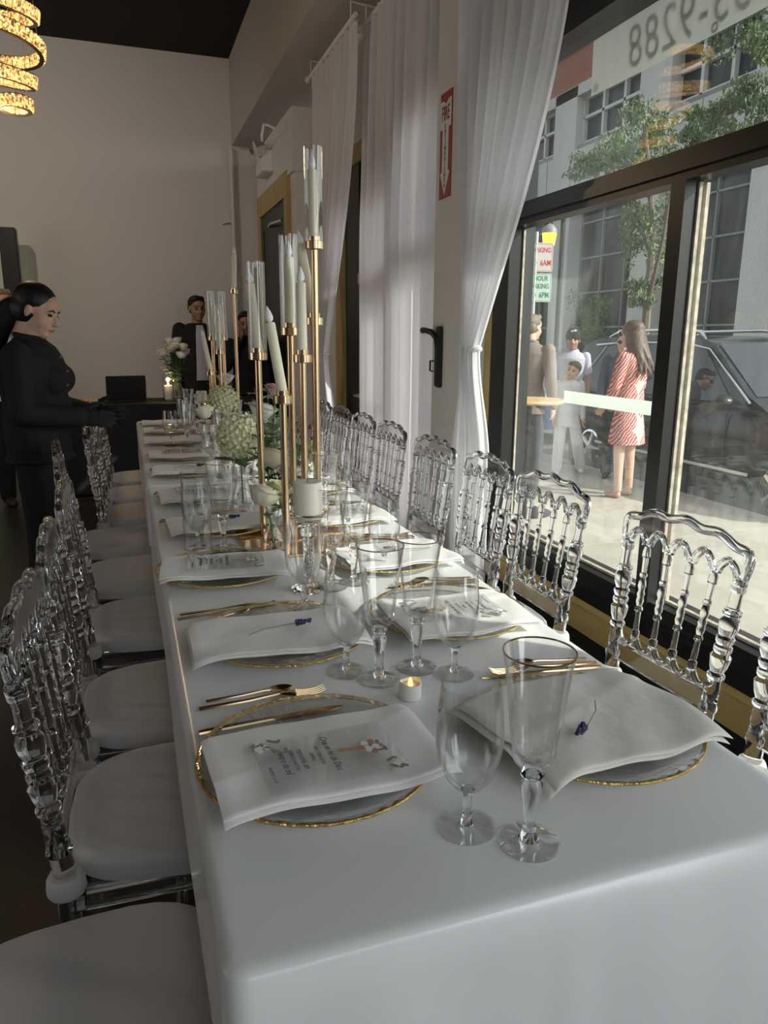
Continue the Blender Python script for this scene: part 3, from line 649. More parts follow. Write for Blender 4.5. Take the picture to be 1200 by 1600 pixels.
MB().tube([(1.42+.03*math.cos(a), 5.5+.055*math.sin(a), 1.21+.004*math.sin(3*a)) for a in np.linspace(0, 2*PI, 14)[:-1]], .012, 8, True).build('tieback', MT['curtain'], cu)
curtain('straight_curtain', 'narrow white curtain in the far corner behind the dark door', 1.5, 8.12, 8.44, 3.1, .05, 4, .025, nu=50, seed=4)
for nm, y0, y1, x, z, lb in (('curtain_rod', 2.25, 3.24, 1.43, 2.75, 'white rod carrying the tied curtain beside the big window'), ('curtain_rod', 4.66, 5.86, 1.41, 3.17, 'white rod under the soffit carrying the far tied curtain'), ('curtain_rod', 3.58, 4.9, 1.525, 3.19, 'white rod under the soffit carrying the long straight curtain')):
    o = MB().tube([(x, y0, z), (x, y1, z)], .014, 10).build(nm, MT['plastic']); tag(o, lb, 'curtain rod')
    MB().ell((x, y1+.01, z), .024).build('finial', MT['plastic'], o)
    for y in (y0+.1, y1-.08):
        m = MB(); m.tube([(x, y, z), (x, y, z+.1 if z > 3 else z), (1.60, y, z+.09 if z > 3 else z)], .007, 6)
        m.build('bracket', MT['plastic'], o)

# ------------------------------------------------------------------ dining tables and cloths
TZ = .752
def cloth(name, label, x0, x1, y0, y1, near, seed):
    R = .03; step = .022; P = []
    def seg(ax, ay, bx_, by_):
        n = max(2, int(math.hypot(bx_-ax, by_-ay)/step))
        for i in range(n): P.append((ax+(bx_-ax)*i/n, ay+(by_-ay)*i/n))
    def arc(cx, cy, a0):
        for i in range(8): a = a0+PI/2*i/8; P.append((cx+R*math.cos(a), cy+R*math.sin(a)))
    seg(x0+R, y0, x1-R, y0); arc(x1-R, y0+R, -PI/2); seg(x1, y0+R, x1, y1-R); arc(x1-R, y1-R, 0); seg(x1-R, y1, x0+R, y1); arc(x0+R, y1-R, PI/2); seg(x0, y1-R, x0, y0+R); arc(x0+R, y0+R, PI)
    n = len(P); cx, cy = (x0+x1)/2, (y0+y1)/2
    def nrm(i):
        a, b_ = P[i-1], P[(i+1) % n]; d = (b_[0]-a[0], b_[1]-a[1]); L = math.hypot(*d); return d[1]/L, -d[0]/L
    rg = random.Random(seed); ph = [rg.uniform(0, 6) for _ in range(6)]
    vs = []; lev = []
    for ins, z in ((.029, TZ-.0008), (.023, TZ-.0008), (.017, TZ-.001), (.011, TZ-.002), (.0055, TZ-.005), (.0018, TZ-.0098)): lev.append(('t', ins, z))
    for k in range(1, 20): lev.append(('s', k/19, 0))
    for kd, a, z in lev:
        for i, (x, y) in enumerate(P):
            nx, ny = nrm(i)
            if kd == 't': vs.append((x-nx*a, y-ny*a, z))
            else:
                cd = min(math.hypot(x-px, y-py) for px, py in ((x0, y0), (x1, y0)))
                q_ = min(1, max(0, (y-y0-.025)/.10)); hem = .03+.47*q_*q_*(3-2*q_)
                if not near: hem = .5
                zz = TZ-.016+(hem-(TZ-.016))*a
                dr = TZ-zz
                off = .004*math.sin(x*13+ph[1])*math.sin(y*5+ph[2])*min(1, dr*6)
                if near and y < y0+.05:
                    for fx, wd, am in ((.43, .010, .007), (.68, .02, .006), (.30, .05, -.004), (.56, .06, .006), (.2, .04, .004)): off += am*math.exp(-((x-fx-.03*dr)/wd)**2)*min(1, dr*7)
                off += .06*max(0, 1-cd/.10)**2*max(0, dr-.02)*(1.2 if near else 0)
                off -= .012*math.sin(PI*min(1, a))*(1 if cd > .1 else cd/.1)*(.6 if near else .2)
                vs.append((x+nx*off, y+ny*off, zz))
    fs = [tuple(range(n))]
    for k in range(len(lev)-1):
        for i in range(n): j = (i+1) % n; fs.append((k*n+i, (k+1)*n+i, (k+1)*n+j, k*n+j))
    m = MB(); m.add(vs, fs)
    o = m.build(name, MT['satin'], None, True, 180); fixn(o)
    return tag(o, label, 'tablecloth', 'white satin tablecloths')
X0, X1, Y0, YM, Y1 = .044, .806, .580, 3.03, 5.47
cloth('tablecloth', 'white satin tablecloth with folded near edge on the nearer dining table', X0, X1, Y0, YM-.004, True, 1)
cloth('tablecloth', 'white satin tablecloth on the farther dining table', X0-.004, X1, YM+.004, Y1, False, 2)
for y0, y1, lb in ((Y0+.03, YM-.03, 'folding banquet table under the nearer white cloth'), (YM+.03, Y1-.03, 'folding banquet table under the farther white cloth')):
    t = thing('banquet_table', lb, 'table', (.425, (y0+y1)/2, 0), 0, 'banquet tables end to end'); h = (y1-y0)/2
    MB().box((0, 0, .722), (.69, h*2, .03)).build('tabletop', MT['white_wood'], t, False)
    for sx in (-1, 1):
        for sy in (-1, 1): MB().tube([(sx*.1, sy*(h-.25), 0), (sx*.1, sy*(h-.25), .708)], .014, 8).build('leg', MT['black_metal'], t)

# ------------------------------------------------------------------ clear chairs
def post_prof(L, rb, beads):
    pr = [(rb, 0)]
    for p, r in beads: pr.append((r, p*L))
    pr.append((rb*.9, L)); return pr
def make_chair():
    t = thing('clear_chair', 'clear acrylic chair', 'chair', (0, 0, 0), 0, 'clear chairs with white seats along the table')
    def bk(z): return -.185-.11*(z-.44)          # x of the back plane at height z
    # seat pad
    m = MB()
    def pad(zs):
        ring = []
        for i in range(32):
            a = 2*PI*i/32; c_, s_ = math.cos(a), math.sin(a)
            e = .62; ring.append((math.copysign(abs(c_)**e, c_), math.copysign(abs(s_)**e, s_)))
        vs = []; fs = []
        for z, k in zs:
            for c_, s_ in ring: vs.append((c_*.202*k+.01, s_*(.19+.012*c_)*k, z))
        n = 32
        for q in range(len(zs)-1):
            for i in range(n): j = (i+1) % n; fs.append((q*n+i, q*n+j, (q+1)*n+j, (q+1)*n+i))
        fs.append(tuple(range(n-1, -1, -1))); fs.append(tuple((len(zs)-1)*n+i for i in range(n)))
        return vs, fs
    m.add(*pad([(.418, .97), (.416, 1.0), (.445, 1.012), (.458, .995), (.466, .95), (.470, .85), (.472, .5), (.472, .1)]))
    for s_ in (-1, 1): m.lathe([(.03, .412), (.033, .42), (.031, .44), (.027, .448)], 14, Matrix.Translation((-.186, s_*.168, 0)))
    m.build('seat_cushion', MT['cushion'], t, True, 50)
    m = MB()
    for a, b_ in (((.17, -.165), (.17, .165)), ((-.17, -.165), (-.17, .165)), ((-.17, -.165), (.17, -.165)), ((-.17, .165), (.17, .165))):
        m.box(((a[0]+b_[0])/2, (a[1]+b_[1])/2, .39), (abs(a[0]-b_[0])+.03, abs(a[1]-b_[1])+.03, .04), None, 0, .006)
    m.build('seat_frame', MT['acrylic'], t)
    for s_ in (-1, 1):
        MB().lathe([(.012, 0), (.014, .1), (.016, .14), (.02, .15), (.016, .16), (.018, .24), (.022, .29), (.017, .31), (.021, .32), (.021, .37)], 12, Matrix.Translation((.165, s_*.155, 0))).build('leg', MT['acrylic'], t)
        MB().tube([(-.21, s_*.16, 0), (-.19, s_*.163, .2), (-.184, s_*.165, .40)], [.013, .017, .02], 12).build('leg', MT['acrylic'], t)
    m = MB()
    for s_ in (-1, 1): m.tube([(-.19, s_*.16, .2), (.165, s_*.155, .2)], .011, 8)
    m.tube([(0, -.157, .2), (0, .157, .2)], .011, 8); m.build('stretcher', MT['acrylic'], t)
    def along(y0, y1, z0, z1):
        a = Vector((bk(z0), y0, z0)); d = Vector((bk(z1), y1, z1))-a
        q = d.to_track_quat('Z', 'Y').to_matrix().to_4x4(); q.translation = a; return q, d.length
    for s_ in (-1, 1):
        q, L = along(s_*.163, s_*.188, .405, .815)
        MB().lathe(post_prof(L, .0185, [(.2, .0195), (.215, .022), (.235, .022), (.25, .018), (.33, .018), (.40, .0155), (.41, .020), (.43, .021), (.445, .015), (.48, .020), (.54, .024), (.56, .017), (.575, .021), (.6, .021), (.61, .0165), (.625, .02), (.65, .022), (.665, .0165), (.70, .022), (.745, .0235), (.78, .017), (.79, .021), (.81, .021), (.82, .0145), (.92, .0135), (.93, .017), (.96, .017)]), 14, q).build('back_post', MT['acrylic'], t)
    ys_b = [-.10, -.034, .034, .10]; ys_t = [-.113, -.038, .038, .113]
    for yb, yt in zip(ys_b, ys_t):
        q, L = along(yb, yt, .56, .808)
        MB().lathe(post_prof(L, .0085, [(.05, .011), (.09, .011), (.1, .0078), (.3, .0068), (.31, .0105), (.34, .0105), (.36, .0075), (.42, .0105), (.46, .0085), (.49, .011), (.53, .0075), (.58, .0112), (.64, .009), (.67, .0072), (.68, .0105), (.71, .0105), (.72, .0068), (.88, .0078), (.89, .011), (.95, .011)]), 10, q).build('spindle', MT['acrylic'], t)
    # scalloped crest with five arches
    def top(y):
        a = abs(y)/.212
        return .906-.034*a**2.2+.0045*math.cos(a*PI*4.0)-.034*(max(0, a-.88)/.12)**2
    nodes = [-.19, -.113, -.038, .038, .113, .19]
    def arch(y):
        for a, b_ in zip(nodes[:-1], nodes[1:]):
            if a <= y <= b_:
                k = (y-a)/(b_-a); c_ = .815+.034*math.sqrt(max(0, 1-(2*k-1)**2)); return c_-.012*max(0, abs(y)-.11)/.09
        return .80
    m = MB(); N = 60; vs = []
    for i in range(N+1):
        y = -.20+.40*i/N; zt_, zb_ = top(y)-.006, arch(y)
        if abs(y) > .19: zb_ = .818
        if zt_ < zb_+.01: zb_ = zt_-.01
        for dx, zz in ((-.007, zb_), (-.007, zt_), (.007, zt_), (.007, zb_)): vs.append((bk(zz)+dx, y, zz))
    fs = []
    for i in range(N):
        for k in range(4): k2 = (k+1) % 4; fs.append((i*4+k, i*4+k2, (i+1)*4+k2, (i+1)*4+k))
    fs.append((3, 2, 1, 0)); fs.append(tuple(N*4+k for k in range(4)))
    m.add(vs, fs)
    bead = [(-.189, .80), (-.2, .83)]+[(-.203+.406*i/40, top(-.203+.406*i/40)-.004) for i in range(41)]+[(.2, .83), (.189, .80)]
    m.tube([(bk(z), y, z) for y, z in bead], .0115, 8)
    fixn(m.build('crest_rail', MT['acrylic'], t, True, 50))
    m = MB()
    for a, b_ in zip(nodes[:-1], nodes[1:]):
        pts = []
        for k in range(11):
            u = k/10; y = a+(b_-a)*(.08+.84*u); z = .813+.036*math.sin(PI*u)**.7-.012*max(0, abs(y)-.11)/.09; pts.append((bk(z), y, z))
        m.tube(pts, .0105, 8)
    m.build('arch_moulding', MT['acrylic'], t)
    m = MB(); nb = [-.168, -.10, -.034, .034, .10, .168]
    for a, b_ in zip(nb[:-1], nb[1:]):
        pts = []
        for k in range(9):
            u = k/8; y = a+(b_-a)*(.06+.88*u); z = .562-.026*math.sin(PI*u)**.7; pts.append((bk(z), y, z))
        m.tube(pts, .009, 8)
    m.box((bk(.51), 0, .508), (.014, .325, .056), None, 0, .005)
    m.build('lower_rail', MT['acrylic'], t)
    return t
chair = make_chair()
WHERE_L = ['nearest, only its white seat showing', 'second from the near end', 'third from the near end', 'fourth from the near end', 'fifth from the near end', 'sixth, pulled out beside the waitress', 'seventh from the near end', 'eighth from the near end', 'farthest, next to the black table']
LCH = [(-.13, .875, 0), (.035, 1.355, -.03), (.035, 1.80, .02), (.03, 2.36, 0), (-.02, 2.86, .05), (-.07, 3.38, .06), (.03, 3.90, 0), (.04, 4.40, -.02), (.05, 4.92, 0)]
RCH = [(1.04, .93, PI), (1.035, 1.405, PI+.05), (1.03, 2.02, PI), (1.03, 2.47, PI-.04), (1.03, 2.98, PI+.02), (1.04, 3.58, PI), (1.04, 4.06, PI), (1.03, 4.5, PI), (1.03, 4.95, PI)]
WHERE_R = ['nearest, cut off by the right edge', 'second, in front of the window mullion', 'third, before the left lower pane', 'fourth, beside the tied curtain', 'fifth, before the white column', 'sixth from the near end', 'seventh from the near end', 'eighth from the near end', 'farthest, before the far tied curtain']
for i, (x, y, r_) in enumerate(LCH):
    c = chair if i == 0 else dup(chair)
    put(c, (x, y, 0), r_, 'clear chair on the aisle side, '+WHERE_L[i])
for i, (x, y, r_) in enumerate(RCH):
    put(dup(chair), (x, y, 0), r_, 'clear chair on the window side, '+WHERE_R[i])

# ------------------------------------------------------------------ place settings
def make_plate():
    t = thing('charger_plate', 'x', 'plate', group='glass charger plates with gold rims')
    m = MB().lathe([(.0, .001), (.10, .001), (.112, .004), (.15, .012), (.1645, .0165), (.1655, .0185), (.164, .020), (.15, .0165), (.113, .0085), (.104, .006), (.100, .0065), (.0, .006)], 56, None, False)
    m.build('plate_body', MT['plateglass'], t, True, 60)
    m = MB(); rg = random.Random(3); N = 88
    prof = [(.1592, .0182), (.1655, .0203), (.1665, .0188), (.1655, .0166), (.1595, .0155)]; vs = []; fs = []
    for i in range(N):
        a = 2*PI*i/N; wob = .0022*math.sin(i*2.9)+rg.uniform(-.0012, .0012)
        for k, (r, z) in enumerate(prof): rr = r+(wob if k in (0, 4) else .0003*math.sin(i*1.7)); vs.append((rr*math.cos(a), rr*math.sin(a), z))
    for i in range(N):
        j = (i+1) % N
        for k in range(5): k2 = (k+1) % 5; fs.append((i*5+k, j*5+k, j*5+k2, i*5+k2))
    m.add(vs, fs); fixn(m.build('rim', MT['goldrim'], t, True, 60))
    return t
def napkin(name, w_, d_, m_, seed, lean=0, layers=2, droop=.165, wr=.0022):
    rg = random.Random(seed); ph = [rg.uniform(0, 6) for _ in range(6)]
    mb = MB()
    for l in range(layers):
        z0 = .0225+.0062*l; t_ = .0058; sh = (rg.uniform(-.006, .006), rg.uniform(-.006, .004)); ww = w_*(1-.02*l); dd = d_*(1-.015*l)
        nu, nt_ = 36, 22
        def hgt(x, y):
            r = math.hypot(x, y); h = z0-.035*max(0, r-droop)/.05*max(0, r-droop)/.05*.6 if r > droop else z0-.003*(1-(r/droop)**2)
            h = max(h, .004+.006*l)
            return h+wr*(math.sin(x*31+y*17+ph[0])*math.sin(y*23+ph[1])+.6*math.sin(x*55-y*40+ph[2]))*(.4+min(1, r*6))+wr*1.6*math.exp(-((y-.3*x-.02)/.012)**2)
        vs = []; fs = []; ring = []
        for k in range(nt_+1): ring.append((k/nt_-.5, 1))
        for k in range(1, 4): a = PI*k/4; ring.append((.5+.006*math.sin(a)/dd, math.cos(a)))
        for k in range(nt_+1): ring.append((.5-k/nt_, -1))
        for k in range(1, 4): a = PI*k/4; ring.append((-.5-.006*math.sin(a)/dd, -math.cos(a)))
        n = len(ring)
        for i in range(nu+1):
            x = (i/nu-.5)*ww
            for q, s_ in ring:
                y = q*dd*(1+.03*math.sin(x*9+ph[3]))+.004*math.sin(x*20+ph[4])
                pin = min(1, (nu/2-abs(i-nu/2))/1.5+.25)
                vs.append((x+sh[0]+lean*y, y+sh[1], hgt(x, y)+s_*t_/2*pin))
        for i in range(nu):
            for k in range(n): k2 = (k+1) % n; fs.append((i*n+k, (i+1)*n+k, (i+1)*n+k2, i*n+k2))
        fs.append(tuple(range(n))); fs.append(tuple(nu*n+k for k in range(n-1, -1, -1)))
        mb.add(vs, fs)
    o = mb.build(name, m_, None, True, 60); fixn(o); return tag(o, 'x', 'napkin', 'folded white napkins on the charger plates')
def make_card():
    o = MB().prism(roundrect(.186, .122, .008), .003).build('menu_card', MT['cardglass'], None, True, 30)
    tag(o, 'x', 'card', 'clear acrylic menu cards')
    # seen by the guest: text reads along -y, first line toward +x
    T = Matrix.Translation((0, 0, .0017)) @ Matrix.Rotation(-PI/2, 4, 'Z')
    m = MB()
    for tx, y, sz, sh, k in (('Crea en mí oh Dios', .004, .0165, .35, .82), ('UN CORAZÓN', -.012, .0085, 0, 1), ('LIMPIO', -.022, .0085, 0, 1), ('renueva un', -.0345, .0165, .35, .85), ('ESPÍRITU RECTO', -.0475, .0085, 0, 1), ('dentro de mí', -.06, .0165, .35, .85), ('SALMOS 51:10', -.081, .0075, 0, 1)):
        q = text_mb(tx, sz, .0002, sh, T=T @ Matrix.Translation((.02 if 'SALMOS' in tx else -.004, y, 0)) @ Matrix.Diagonal((k*.8, .85, 1, 1))); m.add(q.v, q.f)
    m.build('printed_verse', MT['print_dark'], o, False)
    m = MB(); Tc = T @ Matrix.Translation((0, .05, .0002)) @ Matrix.Rotation(-.12, 4, 'Z')
    m.box((0, -.004, 0), (.008, .062, .0004), Tc); m.box((0, .012, 0), (.036, .008, .0004), Tc); m.build('printed_cross', MT['print_wood'], o, False)
    rg = random.Random(5); m = MB(); m2 = MB()
    def blob(mm, x, y, r, el=1.0):
        a0 = rg.uniform(0, 6); mm.prism([(x+r*math.cos(a)*el*math.cos(a0)-r*math.sin(a)*math.sin(a0), y+r*math.cos(a)*el*math.sin(a0)+r*math.sin(a)*math.cos(a0)) for a in np.linspace(0, 2*PI, 9)[:-1]], .0003, T @ Matrix.Translation((0, 0, .0005+rg.uniform(0, .0003))))
    for cx, cy, n_, sp in ((.0, .062, 7, .012), (-.05, -.08, 6, .014), (.05, .083, 6, .012)):
        for _ in range(n_): blob(m, cx+rg.uniform(-sp, sp), cy+rg.uniform(-sp, sp)*.7, rg.uniform(.003, .006))
    for cx, cy, n_, sp in ((-.045, -.066, 9, .016), (.052, .078, 6, .014), (.006, .06, 5, .017), (-.05, -.083, 6, .009)):
        for _ in range(n_): blob(m2, cx+rg.uniform(-sp, sp), cy+rg.uniform(-sp, sp), rg.uniform(.002, .0034), 2)
    m.build('printed_blossom', MT['print_white'], o, False); m2.build('printed_leaves', MT['print_leaf'], o, False)
    return o
def make_lavender():
    t = thing('lavender_sprig', 'x', 'flower', group='lavender sprigs laid on napkins')
    MB().tube([(-.085, -.012, .001), (-.05, .0, .003), (0, .003, .003), (.03, 0, .004)], [.0011, .0011, .0012, .001], 6).build('stem', MT['drystem'], t)
    rg = random.Random(8); m = MB()
    for k in range(46):
        u = rg.random(); a = rg.uniform(0, 6.3); r = .0055*(1-.5*u)
        m.ell((.012+.03*u, r*math.cos(a), .005+r*math.sin(a)*.8), (.0034, .0026, .0026), None, 6, 4)
    m.build('flower_head', MT['lavender'], t); return t
def bar(mb, xs, ws, zs, th):
    vs = []; n = len(xs)
    for x, w_, z in zip(xs, ws, zs):
        vs += [(x, -w_/2, z), (x, -w_*.35, z+th), (x, w_*.35, z+th), (x, w_/2, z), (x, w_*.35, z-th*.2), (x, -w_*.35, z-th*.2)]
    fs = []
    for i in range(n-1):
        for k in range(6): k2 = (k+1) % 6; fs.append((i*6+k, i*6+k2, (i+1)*6+k2, (i+1)*6+k))
    fs.append((5, 4, 3, 2, 1, 0)); fs.append(tuple((n-1)*6+k for k in range(6)))
    return mb.add(vs, fs)
def make_fork():
    m = MB(); bar(m, [0, .02, .08, .13, .145, .158], [.011, .0115, .008, .006, .018, .023], [.002, .0025, .004, .008, .007, .005], .0022)
    for k in range(4):
        y = -.0093+.0062*k; m.tube([(.156, y, .006), (.175, y, .003), (.195, y, .004), (.207, y, .008)], [.0019, .0018, .0016, .0009], 6)
    o = m.build('fork', MT['cutlery']); fixn(o); return tag(o, 'x', 'fork', 'gold forks')
def make_spoon():
    m = MB(); bar(m, [0, .02, .08, .125, .14], [.011, .0115, .008, .006, .007], [.002, .0025, .004, .007, .006], .0022)
    def bowl(u, v):
        a = 2*PI*u; r = v; x = .163+.026*math.cos(a)*r; y = .0165*math.sin(a)*r*(1-.12*math.cos(a)); return (x, y, .0015+.006*r*r)
    m.grid(bowl, 20, 6); 
    m.grid(lambda u, v: tuple(np.array(bowl(u, v))-np.array((0, 0, .0012))), 20, 6)
    o = m.build('spoon', MT['cutlery']); return tag(o, 'x', 'spoon', 'gold spoons')
def make_knife():
    m = MB(); bar(m, [0, .01, .07, .11, .12, .18, .21, .228], [.010, .0115, .011, .009, .013, .018, .015, .004], [.002, .0025, .003, .003, .002, .0015, .0012, .001], .0026)
    o = m.build('knife', MT['cutlery']); return tag(o, 'x', 'knife', 'gold knives')
def make_wine():
    t = thing('wine_glass', 'x', 'glass', group='plain stemmed wine glasses')
    out = [(.008, .052), (.018, .058), (.029, .072), (.037, .093), (.0405, .115), (.040, .14), (.0375, .17), (.0355, .192)]
    inn = [(.0343, .192), (.0363, .17), (.0388, .14), (.0392, .115), (.0355, .094), (.027, .075), (.016, .063), (.004, .060)]
    m = MB().lathe(out+inn, 36, None, True); m.build('bowl', MT['bowlglass'], t, True, 70)
    MB().lathe([(.009, .006), (.0065, .012), (.0052, .03), (.006, .045), (.009, .0535)], 16).build('stem', MT['glass'], t, True, 70)
    MB().lathe([(.0345, 0), (.0365, .001), (.0365, .002), (.02, .0035), (.011, .0065)], 36).build('foot', MT['bowlglass'], t, True, 70)
    return t
def make_flute():
    t = thing('champagne_flute', 'x', 'glass', group='gold rimmed champagne flutes')
    S = 44
    def fl(prof):
        vs = []; fs = []; n = len(prof)
        for r, z, am in prof:
            for i in range(S): a = 2*PI*i/S; rr = r+am*math.cos(11*a); vs.append((rr*math.cos(a), rr*math.sin(a), z))
        for k in range(n-1):
            for i in range(S): j = (i+1) % S; fs.append((k*S+i, k*S+j, (k+1)*S+j, (k+1)*S+i))
        fs.append(tuple(range(S-1, -1, -1))); fs.append(tuple((n-1)*S+i for i in range(S))); return vs, fs
    pr = [(.010, .098, 0), (.017, .102, 0), (.0225, .108, .0003), (.0245, .118, .0006), (.027, .14, .0008), (.0305, .17, .0007), (.035, .205, .0003), (.0385, .23, 0), (.041, .244, 0), (.0397, .244, 0), (.037, .23, 0), (.0335, .205, .0002), (.0288, .17, .0005), (.0252, .14, .0006), (.0225, .122, .0004), (.018, .116, 0), (.004, .115, 0)]
    m = MB(); m.add(*fl(pr)); m.build('bowl', MT['bowlglass'], t, True, 70)
    MB().lathe([(.013, .006), (.0085, .014), (.007, .03), (.0085, .05), (.012, .072), (.0125, .08), (.009, .086), (.0135, .09), (.0145, .093), (.010, .0985)], 20).build('stem', MT['glass'], t, True, 70)
    MB().lathe([(.0355, 0), (.0375, .001), (.0375, .002), (.02, .004), (.013, .007)], 36).build('foot', MT['bowlglass'], t, True, 70)
    MB().lathe([(.0398, .243), (.0412, .243), (.0414, .2447), (.0398, .2447)], 40, None, False, True).build('rim', MT['gold'], t, True, 30)
    return t
plate, card, lav, fork, spoon, knife, wine, flute = make_plate(), make_card(), make_lavender(), make_fork(), make_spoon(), make_knife(), make_wine(), make_flute()
nap_protos = {}
used = set()
def inst(p, loc, rz, label, rx=0, ry=0, scale=None):
    o = p if p.name not in used else dup(p)
    used.add(p.name); return put(o, loc, rz, label, None, rx, ry, scale)
LP = [(.216, .910), (.258, 1.353), (.198, 1.818), (.245, 2.275), (.24, 2.73), (.235, 3.27), (.235, 3.72), (.23, 4.26), (.235, 4.74), (.24, 5.15)]
RP = [(.628, .862), (.615, 1.365), (.625, 1.80), (.62, 2.28), (.62, 2.75), (.615, 3.27), (.62, 3.75), (.62, 4.25)]
LW = [(.356, .715), (.336, 1.176), (.338, 1.522), (.158, 2.061), (.333, 2.542), (.36, 3.144), (.342, 3.445), (.205, 4.136), (.33, 4.52), (.33, 4.96)]
LF = [(.414, .666), (.382, 1.128), (.429, 1.625), (.227, 2.046), (.40, 2.62), (.42, 3.06), (.40, 3.50), (.287, 4.112), (.38, 4.58), (.37, 5.02)]
RW = [(.515, 1.106), (.585, 1.696), (.60, 2.07), (.70, 2.52), (.66, 3.05), (.66, 3.52), (.60, 4.02), (.60, 4.5)]
RF = [(.461, 1.151), (.491, 1.646), (.545, 2.13), (.66, 2.58), (.62, 3.12), (.6, 3.58), (.55, 4.1), (.55, 4.56)]
card_on = {('L', 0), ('L', 2), ('L', 4), ('L', 6), ('L', 8), ('R', 1), ('R', 3), ('R', 5)}
lav_on = {('L', 1), ('L', 3), ('L', 5), ('R', 0), ('R', 2), ('R', 4)}
rg = random.Random(11)
for side, PL, WL, FL in (('L', LP, LW, LF), ('R', RP, RW, RF)):
    sd = 'aisle side' if side == 'L' else 'window side'
    for i, (x, y) in enumerate(PL):
        pl = ('nearest' if i == 0 else ordinal(i)+' from the near end')+', '+sd
        pl2 = 'setting '+pl if i == 0 else pl
        inst(plate, (x, y, TZ), rg.uniform(0, 6), 'clear charger plate with gold rim, '+pl)
        w_, d_ = (.315, .178) if side == 'L' else (.30, .20)
        nx, ny, rz = x+.01, y-.03, .04
        if side == 'L': nx = {0: .222, 1: .248, 2: .203}.get(i, x-.005); ny = {0: .885, 1: 1.335, 2: 1.80}.get(i, y-.02); rz = {0: .05, 1: .0, 2: -.1}.get(i, rg.uniform(-.06, .06))
        if (side, i) == ('R', 0): w_, d_, nx, ny, rz = .325, .235, .625, .868, .10
        if (side, i) == ('R', 1): w_, d_, nx, ny, rz = .29, .20, .612, 1.325, -.03
        key = (w_, d_, i % 3)
        if side == 'L' and i == 1: w_ = .335
        np_ = napkin('napkin', w_, d_, MT['linen'] if (side, i) == ('R', 0) else MT['napkin'], i*7+(50 if side == 'R' else 0), .0 if side == 'L' else -.05, 2, .16, .0015 if side == 'L' else .0022)
        extra = ' lies under a printed card' if (side, i) in card_on else (' lies under a lavender sprig' if (side, i) in lav_on else '')
        put(np_, (nx, ny, TZ), rz, 'folded white napkin'+(extra.replace(' lies', '') if extra else '')+', '+pl)
        if (side, i) in card_on:
            inst(card, (nx, ny-(.02 if (side, i) == ('L', 0) else 0), TZ+.0355), rz+(0 if side == 'L' else PI), 'clear printed menu card on the napkin '+pl)
        if (side, i) in lav_on:
            if (side, i) == ('R', 0): inst(lav, (.597, .824, TZ+.036), -2.46, 'dried lavender sprig on the big linen napkin, nearest on the window side', 0, 0, .95)
            else: inst(lav, (nx+.02, ny, TZ+.034), .12 if i % 2 else 2.9, 'dried lavender sprig on the napkin '+pl)
        if side == 'L':
            cy = y+.128
            if i == 1: cy = 1.52
            inst(knife, (.066, cy, TZ), .06 if i == 0 else .14, 'gold knife beside the plate '+pl)
            inst(fork, (.073, cy+.075 if i == 0 else cy+.028, TZ), .01, 'gold fork above the plate '+pl)
            inst(spoon, (.086, cy+.094 if i == 0 else cy-.05, TZ+(0 if i else .002)), .03 if i == 0 else .42 if i == 1 else .1, 'gold spoon lying by the fork '+pl, 0, 0, .76)
        else:
            cy = y+.185
            inst(knife, (.78, cy+.0, TZ), PI-.12, 'gold knife beside the plate '+pl); inst(fork, (.782, cy+.018, TZ), PI-.1, 'gold fork above the plate '+pl); inst(spoon, (.776, cy+.04, TZ), PI-.14, 'gold spoon lying by the fork '+pl)
        inst(wine, (*WL[i], TZ), rg.uniform(0, 6), 'plain stemmed wine glass, '+pl)
        inst(flute, (*FL[i], TZ), rg.uniform(0, 6), 'gold rimmed champagne flute, '+pl)

# ------------------------------------------------------------------ candle stands
def taper(label, loc, lean=(0, 0), L=.185, r=.0138):
    t = thing('taper_candle', label, 'candle', loc, 0, 'ivory flameless taper candles'); t.rotation_euler = (lean[1], lean[0], 0)
    MB().lathe([(r*.6, -.001), (r*.98, 0), (r, .004), (r*.98, L-.004), (r*.8, L), (.002, L+.001)], 20).build('wax_body', MT['wax'], t)
    MB().lathe([(.004, L), (r*.72, L+.006), (r*.8, L+.013), (r*.62, L+.024), (r*.3, L+.034), (.0006, L+.042)], 16).build('flame_tip', MT['flame'], t)
    return t
def chimney_glass(label, loc, h=.245, r=.0262, lean=(0, 0)):
    o = MB().lathe([(r, 0), (r, h), (r-.0016, h), (r-.0016, 0)], 32, None, False, True).build('hurricane_tube', MT['chimney'], None, True, 30)
    o.location = loc; o.rotation_euler = (lean[1], lean[0], 0)
    return tag(o, label, 'glass tube', 'open glass tubes around the candles')
def stand(label, base, plate_c, w_, arms, rz=0):
    t = thing('candelabra', label, 'candle holder', (*base, TZ), 0, 'gold candle stands on mirrored bases')
    px, py = plate_c[0]-base[0], plate_c[1]-base[1]
    MB().box((px, py, .004), (w_, w_, .008), None, rz, .0015).build('base_plate', MT['gold_mirror'], t, False)
    for (x, y, z) in arms:
        dx, dy, h = x-base[0], y-base[1], z-TZ
        MB().tube([(dx, dy, .008), (dx, dy, h-.03)], .0098, 14).build('stem', MT['gold'], t)
        MB().lathe([(.0085, h-.036), (.012, h-.034), (.0255, h-.0335), (.0262, h-.0325), (.0262, h-.013), (.0252, h-.0122), (.0176, h-.0122), (.0178, h), (.0148, h), (.0145, h-.010)], 28, Matrix.Translation((dx, dy, 0))).build('candle_cup', MT['gold'], t, True, 30)
    m = MB()
    for a, b_ in zip(arms[:-1], arms[1:]):
        m.tube([(a[0]-base[0], a[1]-base[1], .03), (b_[0]-base[0], b_[1]-base[1], .03)], .006, 8)
    m.build('brace', MT['gold'], t)
    return t
